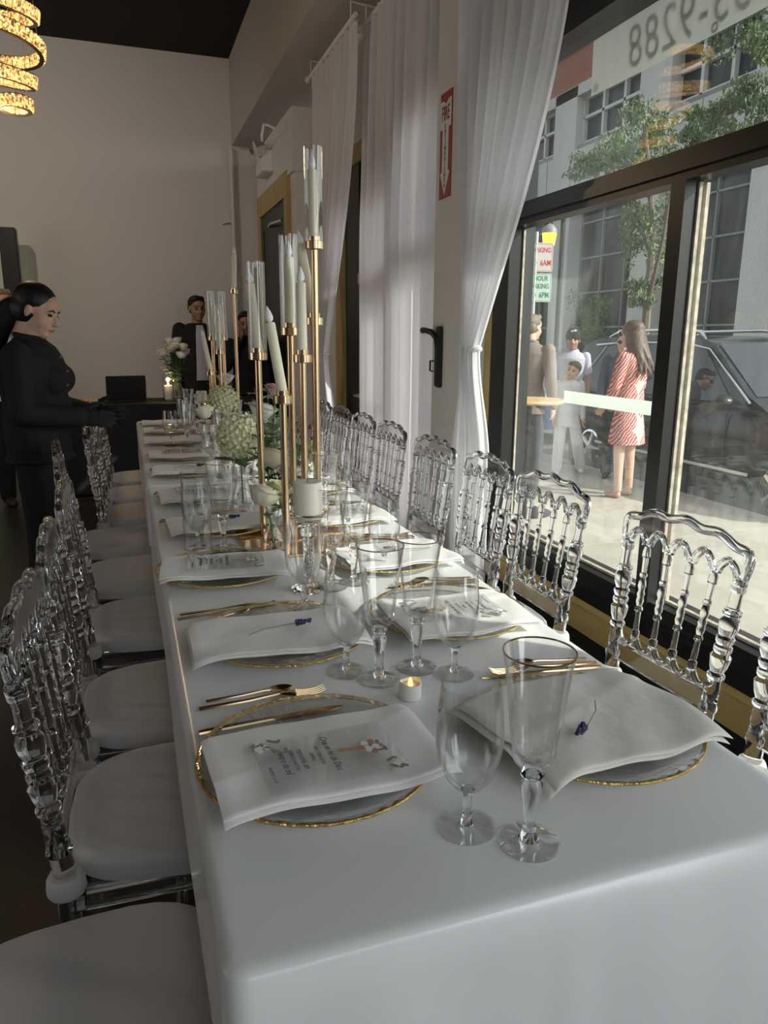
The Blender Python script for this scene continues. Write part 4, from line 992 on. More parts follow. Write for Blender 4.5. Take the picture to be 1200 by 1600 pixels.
A1 = [(.388, 1.955, 1.196), (.358, 2.15, 1.303), (.442, 2.10, 1.372), (.527, 2.15, 1.609), (.534, 2.19, 1.402), (.458, 2.02, 1.30)]
stand('tall gold candle stand on the nearer half of the table', (.44, 2.07), (.44, 2.06), .32, A1, -.02)
def cand(a, what, lean=(0, 0), tube_=False, L=.185):
    taper('ivory taper candle '+what, (a[0], a[1], a[2]-.009), lean, L)
    if tube_: chimney_glass('clear glass tube around the candle '+what, (a[0], a[1], a[2]-.0118))
cand(A1[0], 'leaning left in the lowest cup of the nearer stand', (-.16, 0)); cand(A1[1], 'in the left glass tube of the nearer stand', (-.09, 0), True); cand(A1[2], 'in the middle glass tube of the nearer stand', (0, 0), True)
cand(A1[3], 'in the highest glass tube of the nearer stand', (-.02, 0), True); cand(A1[4], 'leaning left behind the others on the nearer stand', (-.19, 0), False, .2); cand(A1[5], 'upright without glass in front on the nearer stand', (-.01, 0))
A2 = [(.445, 4.28, 1.155), (.47, 4.34, 1.345), (.535, 4.38, 1.345), (.50, 4.28, 1.27), (.60, 4.34, 1.60)]
stand('tall gold candle stand on the farther half of the table', (.52, 4.33), (.52, 4.33), .28, A2, 0)
cand(A2[0], 'leaning left in the lowest cup of the farther stand', (-.17, 0)); cand(A2[1], 'in the left glass tube of the farther stand', (-.03, 0), True); cand(A2[2], 'in the right glass tube of the farther stand', (-.03, 0), True)
cand(A2[3], 'in the lower middle glass tube of the farther stand', (-.02, 0), True); cand(A2[4], 'bare in the highest cup of the farther stand', (.05, 0))
o = chimney_glass('empty glass tube standing around a wine glass on the aisle side', (.158, 2.061, TZ), .22, .039)
# pillar candle on a crystal pedestal
def pedestal(label, loc, h):
    t = thing('crystal_candle_holder', label, 'candle holder', loc, 0, 'crystal pedestal candle holders')
    MB().lathe([(.042, 0), (.044, .004), (.030, .013), (.014, .018)], 10).build('base', MT['crystal'], t, True, 15)
    MB().lathe([(.0125, .016), (.0125, h-.06)], 16).build('filled_column', MT['crystal'], t, True, 30)
    rg = random.Random(2); m = MB()
    for k in range(150): m.ell((rg.uniform(-.007, .007), rg.uniform(-.007, .007), rg.uniform(.02, h-.064)), .0017, None, 5, 3)
    m.build('crystal_chips', MT['silver'], t, False)
    MB().lathe([(.008, h-.06), (.016, h-.056), (.020, h-.045), (.015, h-.032), (.010, h-.028)], 9).build('faceted_knob', MT['crystal'], t, True, 10)
    MB().lathe([(.010, h-.028), (.03, h-.018), (.043, h-.004), (.044, h), (.041, h), (.03, h-.010), (.004, h-.014)], 24).build('cup', MT['crystal'], t, True, 40)
def pillar(label, loc, r, h):
    t = thing('pillar_candle', label, 'candle', loc, 0, 'white pillar candles')
    MB().lathe([(r*.95, 0), (r, .003), (r, h-.006), (r*.97, h-.001), (r*.9, h), (r*.5, h-.003), (.001, h-.004)], 32).build('wax_body', MT['whitewax'], t)
    MB().tube([(0, 0, h-.005), (.001, 0, h+.006)], .0012, 6).build('wick', MT['print_dark'], t)
pedestal('crystal pedestal holder under the white pillar candle', (.375, 1.63, TZ), .188); pillar('white pillar candle on the crystal pedestal before the gold posts', (.375, 1.63, TZ+.184-.008), .0335, .085)
pedestal('far crystal pedestal holder near the end of the table', (.42, 4.62, TZ), .2); pillar('white pillar candle on the far crystal pedestal', (.42, 4.62, TZ+.19), .032, .07)
# tealight
t = thing('led_tealight', 'small white flameless tealight glowing amber between the near settings', 'candle', (.41, 1.05, TZ))
S = 28; vs = []; fs = []
for r, z, a_ in ((.0175, 0, 0), (.0185, .002, 0), (.0185, .028, .0022), (.0172, .0285, .002), (.016, .023, 0), (.002, .0215, 0)):
    for i in range(S): a = 2*PI*i/S; vs.append((r*math.cos(a), r*math.sin(a), z+a_*math.sin(a*2+1)))
for k in range(5):
    for i in range(S): j = (i+1) % S; fs.append((k*S+i, k*S+j, (k+1)*S+j, (k+1)*S+i))
fs.append(tuple(range(S-1, -1, -1))); fs.append(tuple(5*S+i for i in range(S)))
MB().add(vs, fs).build('wax_cup', MT['plastic'], t)
MB().lathe([(.003, .0215), (.0042, .025), (.003, .031), (.0008, .036)], 12).build('flame_tip', MT['amberflame'], t)

# ------------------------------------------------------------------ flowers on the table
def vase(label, loc, h=.12, r=.028, neck=.013):
    o = MB().lathe([(r*.8, 0), (r, .004), (r, h*.35), (neck*1.1, h*.62), (neck, h*.75), (neck*1.5, h), (neck*1.5-.0015, h), (neck-.0016, h*.75), (neck*1.1-.0016, h*.62), (r-.002, h*.35), (r-.002, .008), (.001, .007)], 24, None, True).build('bud_vase', MT['bowlglass'], None, True, 40)
    o.location = loc; return tag(o, label, 'vase', 'clear glass bud vases')
def petal(mb, T, w_, h_, curl, cup):
    def f(u, v):
        x = (u-.5)*2; wv = w_*math.sin(PI*(.12+.80*v))**.8*(1-.1*v)
        return (x*wv, cup*x*x*wv+curl*v*v*v, h_*v+(-.12*h_*x*x*v))
    mb.grid(f, 6, 7, T)
def rosebloom(R, seed, openness=.5):
    rg = random.Random(seed); m = MB()
    for lay, (n, Rl, hh, fl) in enumerate(((2, .26, 1.15, 0), (3, .42, 1.25, 0), (4, .60, 1.30, .05), (5, .78, 1.30, .14), (5, .92, 1.22, .30))):
        for k in range(n):
            a0 = 2*PI*k/n+lay*.8+rg.uniform(-.15, .15); ha = PI/n*1.35+.12; hk = hh*rg.uniform(.94, 1.05); f_ = fl*(.4+1.2*openness)*rg.uniform(.8, 1.2)
            def f(u, v, a0=a0, ha=ha, hk=hk, f_=f_, Rl=Rl):
                x = (u-.5)*2
                zz = R*(-.72+hk*v*(1-.16*x*x)); r = R*Rl*(.22+.80*math.sin(PI*min(.62, .06+.62*v)))+R*f_*v**4*(1-.3*x*x)+R*.02*x
                a = a0+ha*x*(.35+.65*math.sin(PI*min(.5, .12+.7*v)))
                return (r*math.cos(a), r*math.sin(a), zz-R*f_*.5*v**5)
            m.grid(f, 8, 8)
    m.ell((0, 0, -R*.3), (R*.5, R*.5, R*.45), None, 12, 8)
    return m
def leafshape(mb, T, L, w_, bend=.2):
    mb.grid(lambda u, v: ((u-.5)*2*w_*math.sin(PI*min(.97, v*.95+.05))**.8, L*v, -bend*L*v*v+abs(u-.5)*w_*.5), 4, 6, T)
def flower(name, label, head, foot, R, petals, seed, openness=.5, tilt=(0, 0), group=None, leaves=2, leafm='leaf', bloomfn=None):
    t = thing(name, label, 'flower', foot, 0, group); h = Vector(head)-Vector(foot)
    T = Matrix.Translation(h) @ Euler((tilt[1], tilt[0], seed)).to_matrix().to_4x4()
    mb = (bloomfn or rosebloom)(R, seed, openness); mb.v = [tuple(T @ Vector(p)) for p in mb.v]
    mb.build('bloom', MT[petals], t, True, 60)
    MB().tube([(0, 0, .012), (h.x*.25, h.y*.25, h.z*.5), tuple(h-Vector((0, 0, R*.5)))], .0028, 8).build('stem', MT['stem'], t)
    rg = random.Random(seed+1)
    for k in range(leaves):
        m = MB(); Tl = Matrix.Translation(h*.72+Vector((0, 0, -R*.4))) @ Matrix.Rotation(seed+k*2.4, 4, 'Z') @ Matrix.Rotation(.3, 4, 'X')
        leafshape(m, Tl, R*1.5, R*.42); m.build('leaf', MT[leafm], t)
    return t
def hydra(R, seed, o_=0):
    rg = random.Random(seed); m = MB()
    for k in range(170):
        z = 1-2*(k+.5)/170; r = math.sqrt(1-z*z); a = k*2.39996
        if z < -.75: continue
        p = Vector((r*math.cos(a), r*math.sin(a), z))*R*rg.uniform(.86, 1.0)
        q = p.to_track_quat('Z', 'Y').to_matrix().to_4x4(); q.translation = p; q = q @ Matrix.Rotation(rg.uniform(0, 1.6), 4, 'Z')
        for j in range(4):
            s_ = R*.13*rg.uniform(.85, 1.15); c, sn = math.cos(j*PI/2), math.sin(j*PI/2)
            pts = [(0, 0, 0), (s_*.65, -s_*.62, .004), (s_*1.35, 0, .007+rg.uniform(-.004, .004)), (s_*.65, s_*.62, .004)]
            m.add([(x*c-y*sn, x*sn+y*c, zz) for x, y, zz in pts], [(0, 1, 2, 3)], q)
    m.ell((0, 0, 0), R*.8, None, 14, 10)
    return m
vase('small glass bud vase holding the cream rose at the gold base edge', (.352, 1.955, TZ+.008), .115, .03)
flower('cream_rose', 'big cream rose in the bud vase before the gold posts', (.335, 1.985, .912), (.352, 1.955, TZ+.02), .043, 'rose', 3, .35, (-.35, .1), 'cream roses', 2)
vase('glass bud vase under the open rose behind the front gold post', (.405, 2.02, TZ+.008), .11, .03)
flower('cream_rose', 'open yellowish rose right behind the front gold post', (.385, 2.03, .915), (.405, 2.02, TZ+.02), .034, 'hydrangea', 5, .9, (.3, -.2), 'cream roses', 2)
vase('tall glass vase holding the green hydrangea', (.345, 2.47, TZ), .16, .036, .02)
flower('hydrangea', 'round pale green hydrangea left of the gold posts', (.335, 2.43, 1.015), (.345, 2.47, TZ+.02), .075, 'hydrangea', 7, .5, (-.2, .2), 'hydrangeas', 3, 'leaf', hydra)
vase('glass vase of roses in the middle of the nearer centrepiece', (.44, 2.24, TZ), .15, .036, .02)
flower('cream_rose', 'cream rose between the left and front gold posts', (.425, 2.28, .965), (.44, 2.24, TZ+.02), .048, 'rose', 9, .6, (-.3, .3), 'cream roses', 3)
flower('cream_rose', 'white rose right of the front gold post', (.468, 2.21, .93), (.445, 2.24, TZ+.02), .043, 'whitepetal', 11, .55, (.2, .2), 'cream roses', 2)
flower('blush_bloom', 'small blush pink bloom high behind the left gold post', (.475, 2.52, 1.16), (.45, 2.5, TZ+.02), .034, 'blush', 13, .7, (.1, .1), 'blush blooms', 2, 'sage')
vase('glass vase of sage leaves behind the nearer candle stand', (.455, 2.5, TZ), .16, .036, .02)
flower('cream_rose', 'cream rose among sage leaves behind the left gold post', (.435, 2.55, 1.09), (.455, 2.5, TZ+.02), .045, 'whitepetal', 15, .7, (-.2, .1), 'cream roses', 4, 'sage')
def foliage(name, label, foot, tips, mname, leafL, seed, n_l=9, berries=None, fluffy=None):
    t = thing(name, label, 'foliage', foot, 0, 'greenery sprigs in the centrepieces'); rg = random.Random(seed)
    ms = MB(); ml = MB(); mbr = MB()
    for tip in tips:
        d = Vector(tip)-Vector(foot); pts = [Vector((d.x*u**1.5, d.y*u**1.5, d.z*u)) for u in np.linspace(0.03, 1, 8)]
        ms.tube(pts, [.002]*7+[.0008], 6)
        for k in range(n_l):
            u = .45+.55*k/n_l; p = Vector((d.x*u**1.5, d.y*u**1.5, d.z*u))
            if fluffy:
                for _ in range(16): q = p+Vector((rg.gauss(0, .014), rg.gauss(0, .014), rg.gauss(0, .012))); ml.tube([p, q], .0006, 3); ml.ell(q, .0026, None, 5, 3)
            else:
                T = Matrix.Translation(p) @ Matrix.Rotation(k*2.4+rg.uniform(-.3, .3), 4, 'Z') @ Matrix.Rotation(rg.uniform(.1, .7), 4, 'X'); leafshape(ml, T, leafL*rg.uniform(.8, 1.15), leafL*.36)
        if berries:
            for _ in range(4): mbr.ell(d+Vector((rg.gauss(0, .012), rg.gauss(0, .012), rg.gauss(0, .01))), rg.uniform(.006, .009), None, 10, 6)
    ms.build('stem', MT['stem'], t); ml.build('florets' if fluffy else 'leaves', MT[mname], t)
    if berries: mbr.build('berries', MT['berry'], t)
foliage('sage_sprig', 'pale sage green sprigs rising behind the left gold post', (.46, 2.52, TZ+.02), [(.40, 2.5, 1.17), (.50, 2.56, 1.13), (.46, 2.6, 1.17), (.42, 2.62, 1.02), (.52, 2.5, 1.05)], 'sage', .055, 3)
foliage('green_sprig', 'dark green leaf sprigs low in the nearer centrepiece', (.44, 2.26, TZ+.02), [(.36, 2.32, 1.0), (.43, 2.38, 1.06), (.50, 2.25, 1.0), (.39, 2.4, 1.06), (.47, 2.12, .93)], 'leaf', .045, 5)
foliage('filler_sprig', 'yellow green filler sprigs right of the gold posts', (.47, 2.27, TZ+.02), [(.495, 2.3, 1.09), (.52, 2.22, .98), (.50, 2.35, 1.0), (.56, 2.3, 1.02)], 'filler', .02, 6, 8, None, True)
foliage('berry_sprig', 'sprig of dark red berries behind the front gold post', (.465, 2.22, TZ+.02), [(.485, 2.2, 1.05), (.505, 2.22, 1.07), (.52, 2.24, 1.03)], 'leaf', .02, 8, 3, True)
# farther centrepiece
vase('glass vase holding the farther hydrangea', (.50, 4.15, TZ), .16, .036, .02)
flower('hydrangea', 'pale hydrangea at the foot of the farther candle stand', (.49, 4.12, .99), (.50, 4.15, TZ+.02), .085, 'hydrangea', 21, .5, (0, .2), 'hydrangeas', 3, 'leaf', hydra)
vase('glass bud vase holding the farther rose', (.37, 3.93, TZ), .12, .03)
flower('cream_rose', 'cream rose left of the farther candle stand', (.365, 3.91, .955), (.37, 3.93, TZ+.02), .048, 'rose', 23, .4, (-.2, .3), 'cream roses', 2)
flower('white_rose', 'white rose above the farther hydrangea', (.54, 4.4, 1.10), (.53, 4.4, TZ+.02), .045, 'whitepetal', 25, .6, (0, 0), 'cream roses', 3)
vase('glass vase behind the farther candle stand', (.53, 4.4, TZ), .16, .036, .02)
foliage('green_sprig', 'dark green leaf sprigs in the farther centrepiece', (.53, 4.42, TZ+.02), [(.45, 4.4, 1.08), (.56, 4.45, 1.12), (.6, 4.4, 1.02), (.5, 4.5, 1.15)], 'leaf', .05, 31)
vase('glass vase between the two candle stands', (.50, 3.05, TZ), .16, .034, .02)
flower('cream_rose', 'cream rose between the two candle stands', (.50, 3.05, 1.0), (.50, 3.05, TZ+.02), .045, 'rose', 33, .6, (.1, .1), 'cream roses', 2)

# ------------------------------------------------------------------ black table with its things
o = None
m = MB()
def tcl(u, v):
    P = [(-1.05, -.33), (1.0, -.33), (1.0, .33), (-1.05, .33), (-1.05, -.33)]
    k = u*4; i = min(3, int(k)); f_ = k-i
    x = P[i][0]+(P[i+1][0]-P[i][0])*f_; y = P[i][1]+(P[i+1][1]-P[i][1])*f_
    g = 1+.02*v*math.sin(u*60); return (x*g, y*g, .77-.75*v)
m.grid(tcl, 160, 8); m.add([(-1.05, -.33, .77), (1.0, -.33, .77), (1.0, .33, .77), (-1.05, .33, .77)], [(0, 1, 2, 3)])
o = m.build('black_tablecloth', MT['black'], None, True, 40); o.location = (.42, 6.95, 0); tag(o, 'black cloth hiding the table by the back wall', 'tablecloth')
t = thing('laptop', 'open black laptop standing on the black table', 'laptop', (-.03, 6.95, .772), .15)
MB().box((0, 0, .008), (.33, .23, .016), None, 0, .004).build('keyboard_base', MT['laptop'], t)
MB().box((0, 0, 0), (.33, .012, .215), Matrix.Translation((-.0, -.135, .12)) @ Matrix.Rotation(.18, 4, 'X'), 0, .004).build('screen_lid', MT['laptop'], t)
t = thing('serving_tray', 'white tray of pastries at the left end of the black table', 'tray', (-.36, 6.78, .772), .1)
MB().box((0, 0, .006), (.3, .17, .012), None, 0, .004).build('tray_base', MT['plastic'], t)
m = MB(); rg = random.Random(4)
for k in range(14): m.ell((rg.uniform(-.11, .11), rg.uniform(-.05, .05), .025), (.026, .018, .014), None, 10, 6)
tag(m.build('pastries', MT['trayfood'], t), kind='stuff')
def cylvase(label, loc, r, h):
    o = MB().lathe([(r*.9, 0), (r, .004), (r, h), (r-.003, h), (r-.003, .012), (.001, .01)], 24, None, True).build('cylinder_vase', MT['chimney'], None, True, 40); o.location = loc; return tag(o, label, 'vase', 'cylinder vases on the black table')
cylvase('tall glass vase of white flowers on the black table', (.42, 6.98, .772), .045, .30)
rg = random.Random(6)
for k in range(13):
    a = k*2.4; r = .12*math.sqrt((k+.5)/13)
    hd = (.42+r*math.cos(a)*1.05, 6.98+r*math.sin(a), 1.16+.12*(1-(r/.12)**2)+rg.uniform(-.03, .03))
    f = flower('white_flower', ['white rose in the tall vase beside the man in the suit', 'cream rose in the tall vase beside the man in the suit'][k % 2], hd, (.42+.01*math.cos(a), 6.98+.01*math.sin(a), .79), .042, 'whitepetal' if k % 2 == 0 else 'rose', 40+k, .6, (.4*math.cos(a), .4*math.sin(a)), 'white and cream flowers in the tall vase', 1)
foliage('green_sprig', 'green sprigs among the white flowers on the black table', (.42, 6.98, .79), [(.30, 6.95, 1.2), (.54, 7.0, 1.22), (.42, 6.9, 1.12), (.36, 7.05, 1.3), (.48, 6.95, 1.3), (.45, 6.85, 1.05), (.33, 6.88, 1.1)], 'leaf', .06, 61)
cylvase('short glass cylinder around the lit candle on the black table', (.345, 6.93, .772), .05, .22)
t = thing('lit_candle', 'lit white pillar candle in a glass cylinder on the black table', 'candle', (.345, 6.93, .782))
MB().lathe([(.034, 0), (.035, .003), (.035, .12), (.03, .122), (.001, .118)], 20).build('wax_body', MT['whitewax'], t); MB().lathe([(.003, .12), (.008, .132), (.005, .15), (.0006, .165)], 10).build('flame', MT['glow'], t)
lamp('candle_light', 'POINT', (.345, 6.93, .95), 1.2, (1, .6, .3), .02)
# black loudspeaker column by the back wall
o = MB().box((0, 0, 1.16), (.15, .14, 2.32), None, 0, .01).build('speaker_column', MT['black_metal']); o.location = (-.975, 8.2, 0); tag(o, 'tall narrow black column behind the waitress at the left edge', 'column speaker')
# chandelier
t = thing('ring_chandelier', 'chandelier of stacked lit crystal rings hanging at upper left', 'chandelier', (-.505, 5.2, ZC))
def ring(R, z, tx, ty, hgt=.075, dx=0, dy=0):
    T = Matrix.Translation((dx, dy, z-ZC)) @ Euler((tx, ty, 0)).to_matrix().to_4x4()
    fr = MB().lathe([(R-.012, -hgt/2-.004), (R+.012, -hgt/2-.004), (R+.012, -hgt/2), (R-.012, -hgt/2)], 48, T, False, True); fr.lathe([(R-.012, hgt/2), (R+.012, hgt/2), (R+.012, hgt/2+.004), (R-.012, hgt/2+.004)], 48, T, False, True)
    rb = fr.build('ring_frame', MT['chandframe'], t, True, 30)
    m = MB(); n = int(2*PI*R/.028)
    for k in range(n):
        a = 2*PI*k/n
        for rr in (R+.016, R-.016): m.box((rr, 0, 0), (.012, .017, hgt*.94), T @ Matrix.Rotation(a, 4, 'Z'), 0, .005)
    m.build('crystal_row', MT['chand'], rb, True, 10)
RINGS = [(.33, 3.37, .05, .08, -.20), (.335, 3.17, .16, .14, -.18), (.28, 2.97, -.08, .10, -.11), (.20, 2.80, .14, .14, -.09), (.075, 2.645, -.05, .0, 0)]
for R_, z_, a_, b_, d_ in RINGS: ring(R_, z_, a_, b_, .068, d_, 0)
MB().lathe([(.16, -.04), (.17, -.03), (.17, 0)], 30).build('ceiling_plate', MT['chandframe'], t)
m = MB()
for R, z, dx in [(q[0], q[1], q[4]) for q in RINGS]:
    for k in range(3): a = k*2.1+R*9; m.tube([(.12*math.cos(a), .12*math.sin(a), -.03), (dx+R*math.cos(a), R*math.sin(a), z-ZC+.03)], .0018, 4)
m.build('suspension_wire', MT['wire'], t)
lamp('chandelier_light', 'POINT', (-.6, 5.2, 2.5), 14, (1, .72, .42), .12)

# ------------------------------------------------------------------ people
def loft(mb, rings, n=22):
    vs = []; fs = []
    for c, rx, ry in rings:
        for i in range(n):
            a = 2*PI*i/n; vs.append((c[0]+rx*math.cos(a), c[1]+ry*math.sin(a), c[2]))
    for k in range(len(rings)-1):
        for i in range(n): j = (i+1) % n; fs.append((k*n+i, k*n+j, (k+1)*n+j, (k+1)*n+i))
    fs.append(tuple(range(n-1, -1, -1))); fs.append(tuple((len(rings)-1)*n+i for i in range(n)))
    return mb.add(vs, fs)
def limb(mb, pts, rad, inf=0, upto=None):
    pts = [Vector(p) for p in pts]
    for i in range(len(pts)-1): mb.cap(pts[i], pts[i+1], rad[i]+inf, rad[i+1]+inf, 12)
def hand(mb, wr, d, side_dir, curl=.4, s=1.0):
    d = Vector(d).normalized(); sd = Vector(side_dir); sd = (sd-d*sd.dot(d)).normalized(); nrm = d.cross(sd)
    T = Matrix.Identity(4)
    for i in range(3): T[i][0], T[i][1], T[i][2] = d[i], sd[i], nrm[i]
    T.translation = Vector(wr)
    mb.ell((.045*s, 0, 0), (.05*s, .04*s, .017*s), T, 12, 8)
    for k, (y, L) in enumerate(((.030, .062), (.010, .074), (-.011, .069), (-.030, .054))):
        a = Vector((.082*s, y*s, 0)); b_ = a+Vector((math.cos(curl), 0, -math.sin(curl)))*L*.55*s; c = b_+Vector((math.cos(curl*2.2), 0, -math.sin(curl*2.2)))*L*.5*s
        mb.cap(a, b_, .0095*s, .0088*s, 8, T); mb.cap(b_, c, .0088*s, .0075*s, 8, T)
    a = Vector((.02*s, .034*s, -.004*s)); b_ = a+Vector((.03, .03, -.012))*s; c = b_+Vector((.032, .010, -.012))*s
    mb.cap(a, b_, .013*s, .011*s, 8, T); mb.cap(b_, c, .011*s, .0085*s, 8, T)
def head_parts(mb, T):
    mb.ell((-.012, 0, .03), (.098, .076, .088), T, 20, 14); mb.ell((.022, 0, -.035), (.066, .06, .078), T, 18, 12); mb.ell((.06, 0, -.088), (.026, .03, .022), T, 12, 8)
    mb.ell((.045, .034, -.03), (.035, .03, .04), T, 12, 8); mb.ell((.045, -.034, -.03), (.035, .03, .04), T, 12, 8)
    mb.ell((.06, 0, .04), (.03, .055, .045), T, 12, 8)
    mb.cap((.084, 0, .012), (.104, 0, -.026), .009, .0135, 10, T); mb.ell((.096, .011, -.032), (.011, .009, .008), T, 8, 6); mb.ell((.096, -.011, -.032), (.011, .009, .008), T, 8, 6)
    mb.cap((.074, .022, .022), (.066, .046, .020), .010, .008, 8, T); mb.cap((.074, -.022, .022), (.066, -.046, .020), .010, .008, 8, T)
    mb.ell((.080, 0, -.058), (.012, .022, .008), T, 10, 6); mb.ell((.078, 0, -.069), (.011, .019, .007), T, 10, 6)
    for s_ in (-1, 1): mb.ell((-.006, s_*.076, -.008), (.016, .009, .028), T, 10, 8)
    mb.cap((-.02, 0, -.06), (-.03, 0, -.14), .052, .05, 14, T)
def person(name, label, loc, rz, H, skin, hair, tops, bottom, arms=None, legs=None, head=(0, 0, 0), heavy=1.0, lean=0, female=False, vox=.008, hairm='black_hair', shoes='shoes', sit=None, group=None, bare_hands=True, gloves=None):
    s = H/1.7
    skinm = MT[skin]
    def V(p): return Vector(p)*s
    def lx(z): return lean*max(0, z-.95)
    armd = {'L': ((0, .172, 1.385), (-.01, .215, 1.12), (.05, .225, .885), (.15, 0, -1)), 'R': ((0, -.172, 1.385), (-.01, -.215, 1.12), (.05, -.225, .885), (.15, 0, -1))}
    if arms: armd.update(arms)
    legd = {'L': ((0, .09, .90), (.015, .095, .49), (-.01, .10, .085)), 'R': ((0, -.09, .90), (.015, -.095, .49), (-.01, -.10, .085))}
    if legs: legd.update(legs)
    tors = [(.88, .10, .15), (.98, .108, .158), (1.08, .098, .138), (1.18, .105, .142), (1.28, .118, .16), (1.36, .11, .172), (1.41, .085, .135), (1.45, .055, .065)]
    tors = [(z, rx*(1+(heavy-1)*(1.2 if z < 1.3 else .4)), ry*(1+(heavy-1)*.7)) for z, rx, ry in tors]
    body = MB()
    loft(body, [(V((lx(z), 0, z)), rx*s, ry*s) for z, rx, ry in tors])
    hp = V((lx(1.575)+.03+head[0]*.06, -head[2]*.07, 1.585))
    TH = Matrix.Translation(hp) @ Euler((head[2], head[0], head[1]), 'ZYX').to_matrix().to_4x4() @ Matrix.Diagonal((s**.4*1.02, s**.4*1.02, s**.4*1.02, 1))
    head_parts(body, TH)
    body.cap(V((lx(1.42), 0, 1.42)), hp+Vector((-.025, 0, -.07)), .056*s, .052, 14)
    for k in 'LR':
        a = [V(p) for p in armd[k][:3]]; a[0] = a[0]+Vector((lx(1.38)*s, 0, 0))
        limb(body, a, [.05*s, .038*s, .026*s]); sd = 1 if k == 'L' else -1
        hand(body, a[2], armd[k][3], (1, 0, 0) if abs(armd[k][3][2]) > .5 else (0, -sd*.3, 1), .35, s**.7)
    for k in 'LR':
        l = [V(p) for p in legd[k]]; limb(body, l, [.082*s*heavy**.5, .056*s, .036*s])
        ft = legd[k][3] if len(legd[k]) > 3 else (1, 0, 0); ft = Vector(ft)
        body.cap(l[2]+Vector((0, 0, -.05*s)), l[2]+ft*.13*s+Vector((0, 0, -.058*s)), .034*s, .024*s, 10)
    o = body.build(name, skinm, None, True); o.location = loc; o.rotation_euler = (0, 0, rz)
    voxel(o, vox, 3); tag(o, label, 'person', group)
    # face details
    e = MB()
    for s_ in (-1, 1): e.ell((.0775, s_*.031, .004), (.010, .0135, .0065), TH, 10, 6)
    e.build('eyes', MT['eye'], o)
    e = MB()
    for s_ in (-1, 1): e.tube([(.087, s_*.016, .022), (.085, s_*.033, .029), (.072, s_*.05, .022)], [.0035, .004, .002], 6, False, TH)
    e.build('eyebrows', MT[hairm], o)
    e = MB(); e.tube([(.083, .021, -.064), (.0935, .008, -.061), (.0945, 0, -.0625), (.0935, -.008, -.061), (.083, -.021, -.064)], [.002, .0045, .0045, .0045, .002], 6, False, TH); e.build('lips', MT['lips'], o)
    h = MB()
    if hair == 'bun':
        h.ell((-.022, 0, .045), (.098, .084, .082), TH, 20, 14); h.ell((-.035, 0, .0), (.085, .082, .085), TH); h.cap((-.10, 0, -.03), (-.16, 0, -.12), .06, .07, 14, TH); h.cap((-.16, 0, -.12), (-.15, 0, -.24), .07, .05, 14, TH)
    elif hair == 'short':
        h.ell((-.022, 0, .05), (.098, .083, .078), TH, 20, 14); h.ell((-.045, 0, .012), (.072, .081, .075), TH); h.cap((.045, .03, .095), (.045, -.03, .095), .03, .03, 10, TH)
    elif hair == 'fringe':
        h.ell((-.03, 0, .055), (.097, .085, .076), TH, 20, 14); h.ell((-.05, 0, .005), (.07, .083, .08), TH); h.cap((.058, .04, .078), (.058, -.04, .078), .028, .028, 10, TH)
    elif hair == 'beanie':
        h.ell((-.03, 0, -.01), (.075, .082, .06), TH)
    elif hair == 'long':
        rg = random.Random(9); h.ell((-.02, 0, .045), (.106, .09, .09), TH, 20, 14); h.ell((-.045, 0, .0), (.085, .088, .1), TH)
        for k in range(22):
            a = PI*(.36+1.28*k/21); p0 = Vector((-.03+.075*math.cos(a), .082*math.sin(a), .02)); 
            pts = [TH @ p0, TH @ (p0+Vector((-.012, .008*math.sin(a), -.12))), TH @ (p0+Vector((-.05+rg.uniform(-.015, .015), rg.uniform(-.02, .02), -.25))), TH @ (p0+Vector((-.075+rg.uniform(-.02, .02), rg.uniform(-.03, .03), -.36+rg.uniform(-.05, .04))))]
            h.tube(pts, [.024, .027, .023, .006], 8)
    ho = h.build('hair', MT[hairm], o); voxel(ho, .006 if hair != 'long' else .007, 1 if hair != 'long' else 0)
    # clothes
    for (nm, mk, sleeve, hem, inf, opts) in tops:
        c = MB()
        R = [(z, rx+inf, ry+inf) for z, rx, ry in tors if z >= hem-.001]
        if hem < .88:
            fl = opts.get('flare', .02); R = [(hem, tors[0][1]+inf+fl, tors[0][2]+inf+fl)]+[((hem+.88)/2, tors[0][1]+inf+fl*.6, tors[0][2]+inf+fl*.6)]+R
        R = [r for r in R if r[0] < 1.44]+[(1.45, .062+inf*.5, .072+inf*.5)]
        loft(c, [(V((lx(z), 0, z)), rx*s, ry*s) for z, rx, ry in R])
        if female:
            for s_ in (-1, 1): c.ell(V((lx(1.26)+.085*heavy, s_*.07, 1.25)), .068*s*heavy)
        if opts.get('belly'): c.ell(V((lx(1.08)+.06, 0, 1.09)), (.12*s, .15*s, .14*s))
        for k in 'LR':
            a = [V(p) for p in armd[k][:3]]; a[0] = a[0]+Vector((lx(1.38)*s, 0, 0))
            if sleeve == 'long': limb(c, a, [.048*s, .040*s, .030*s], inf*s)
            elif sleeve == 'short': limb(c, [a[0], a[0]+(a[1]-a[0])*.72], [.046*s, .046*s], inf*s)
        if opts.get('collar'):
            c.tube([V((lx(1.45)+.062*math.cos(a), .068*math.sin(a), 1.462+.012*math.cos(a)*-1)) for a in np.linspace(0, 2*PI, 18)[:-1]], .014*s, 8, True)
        co = c.build(nm, MT[mk], o); voxel(co, vox, 2)
        if opts.get('buttons'):
            bm_ = MB()
            for z in (1.36, 1.29, 1.22, 1.15, 1.08): bm_.ell(V((lx(z)+np.interp(z, [t_[0] for t_ in tors], [t_[1] for t_ in tors])+inf+.004, 0, z)), .007)
            bm_.build('buttons', MT[opts['buttons']], co)
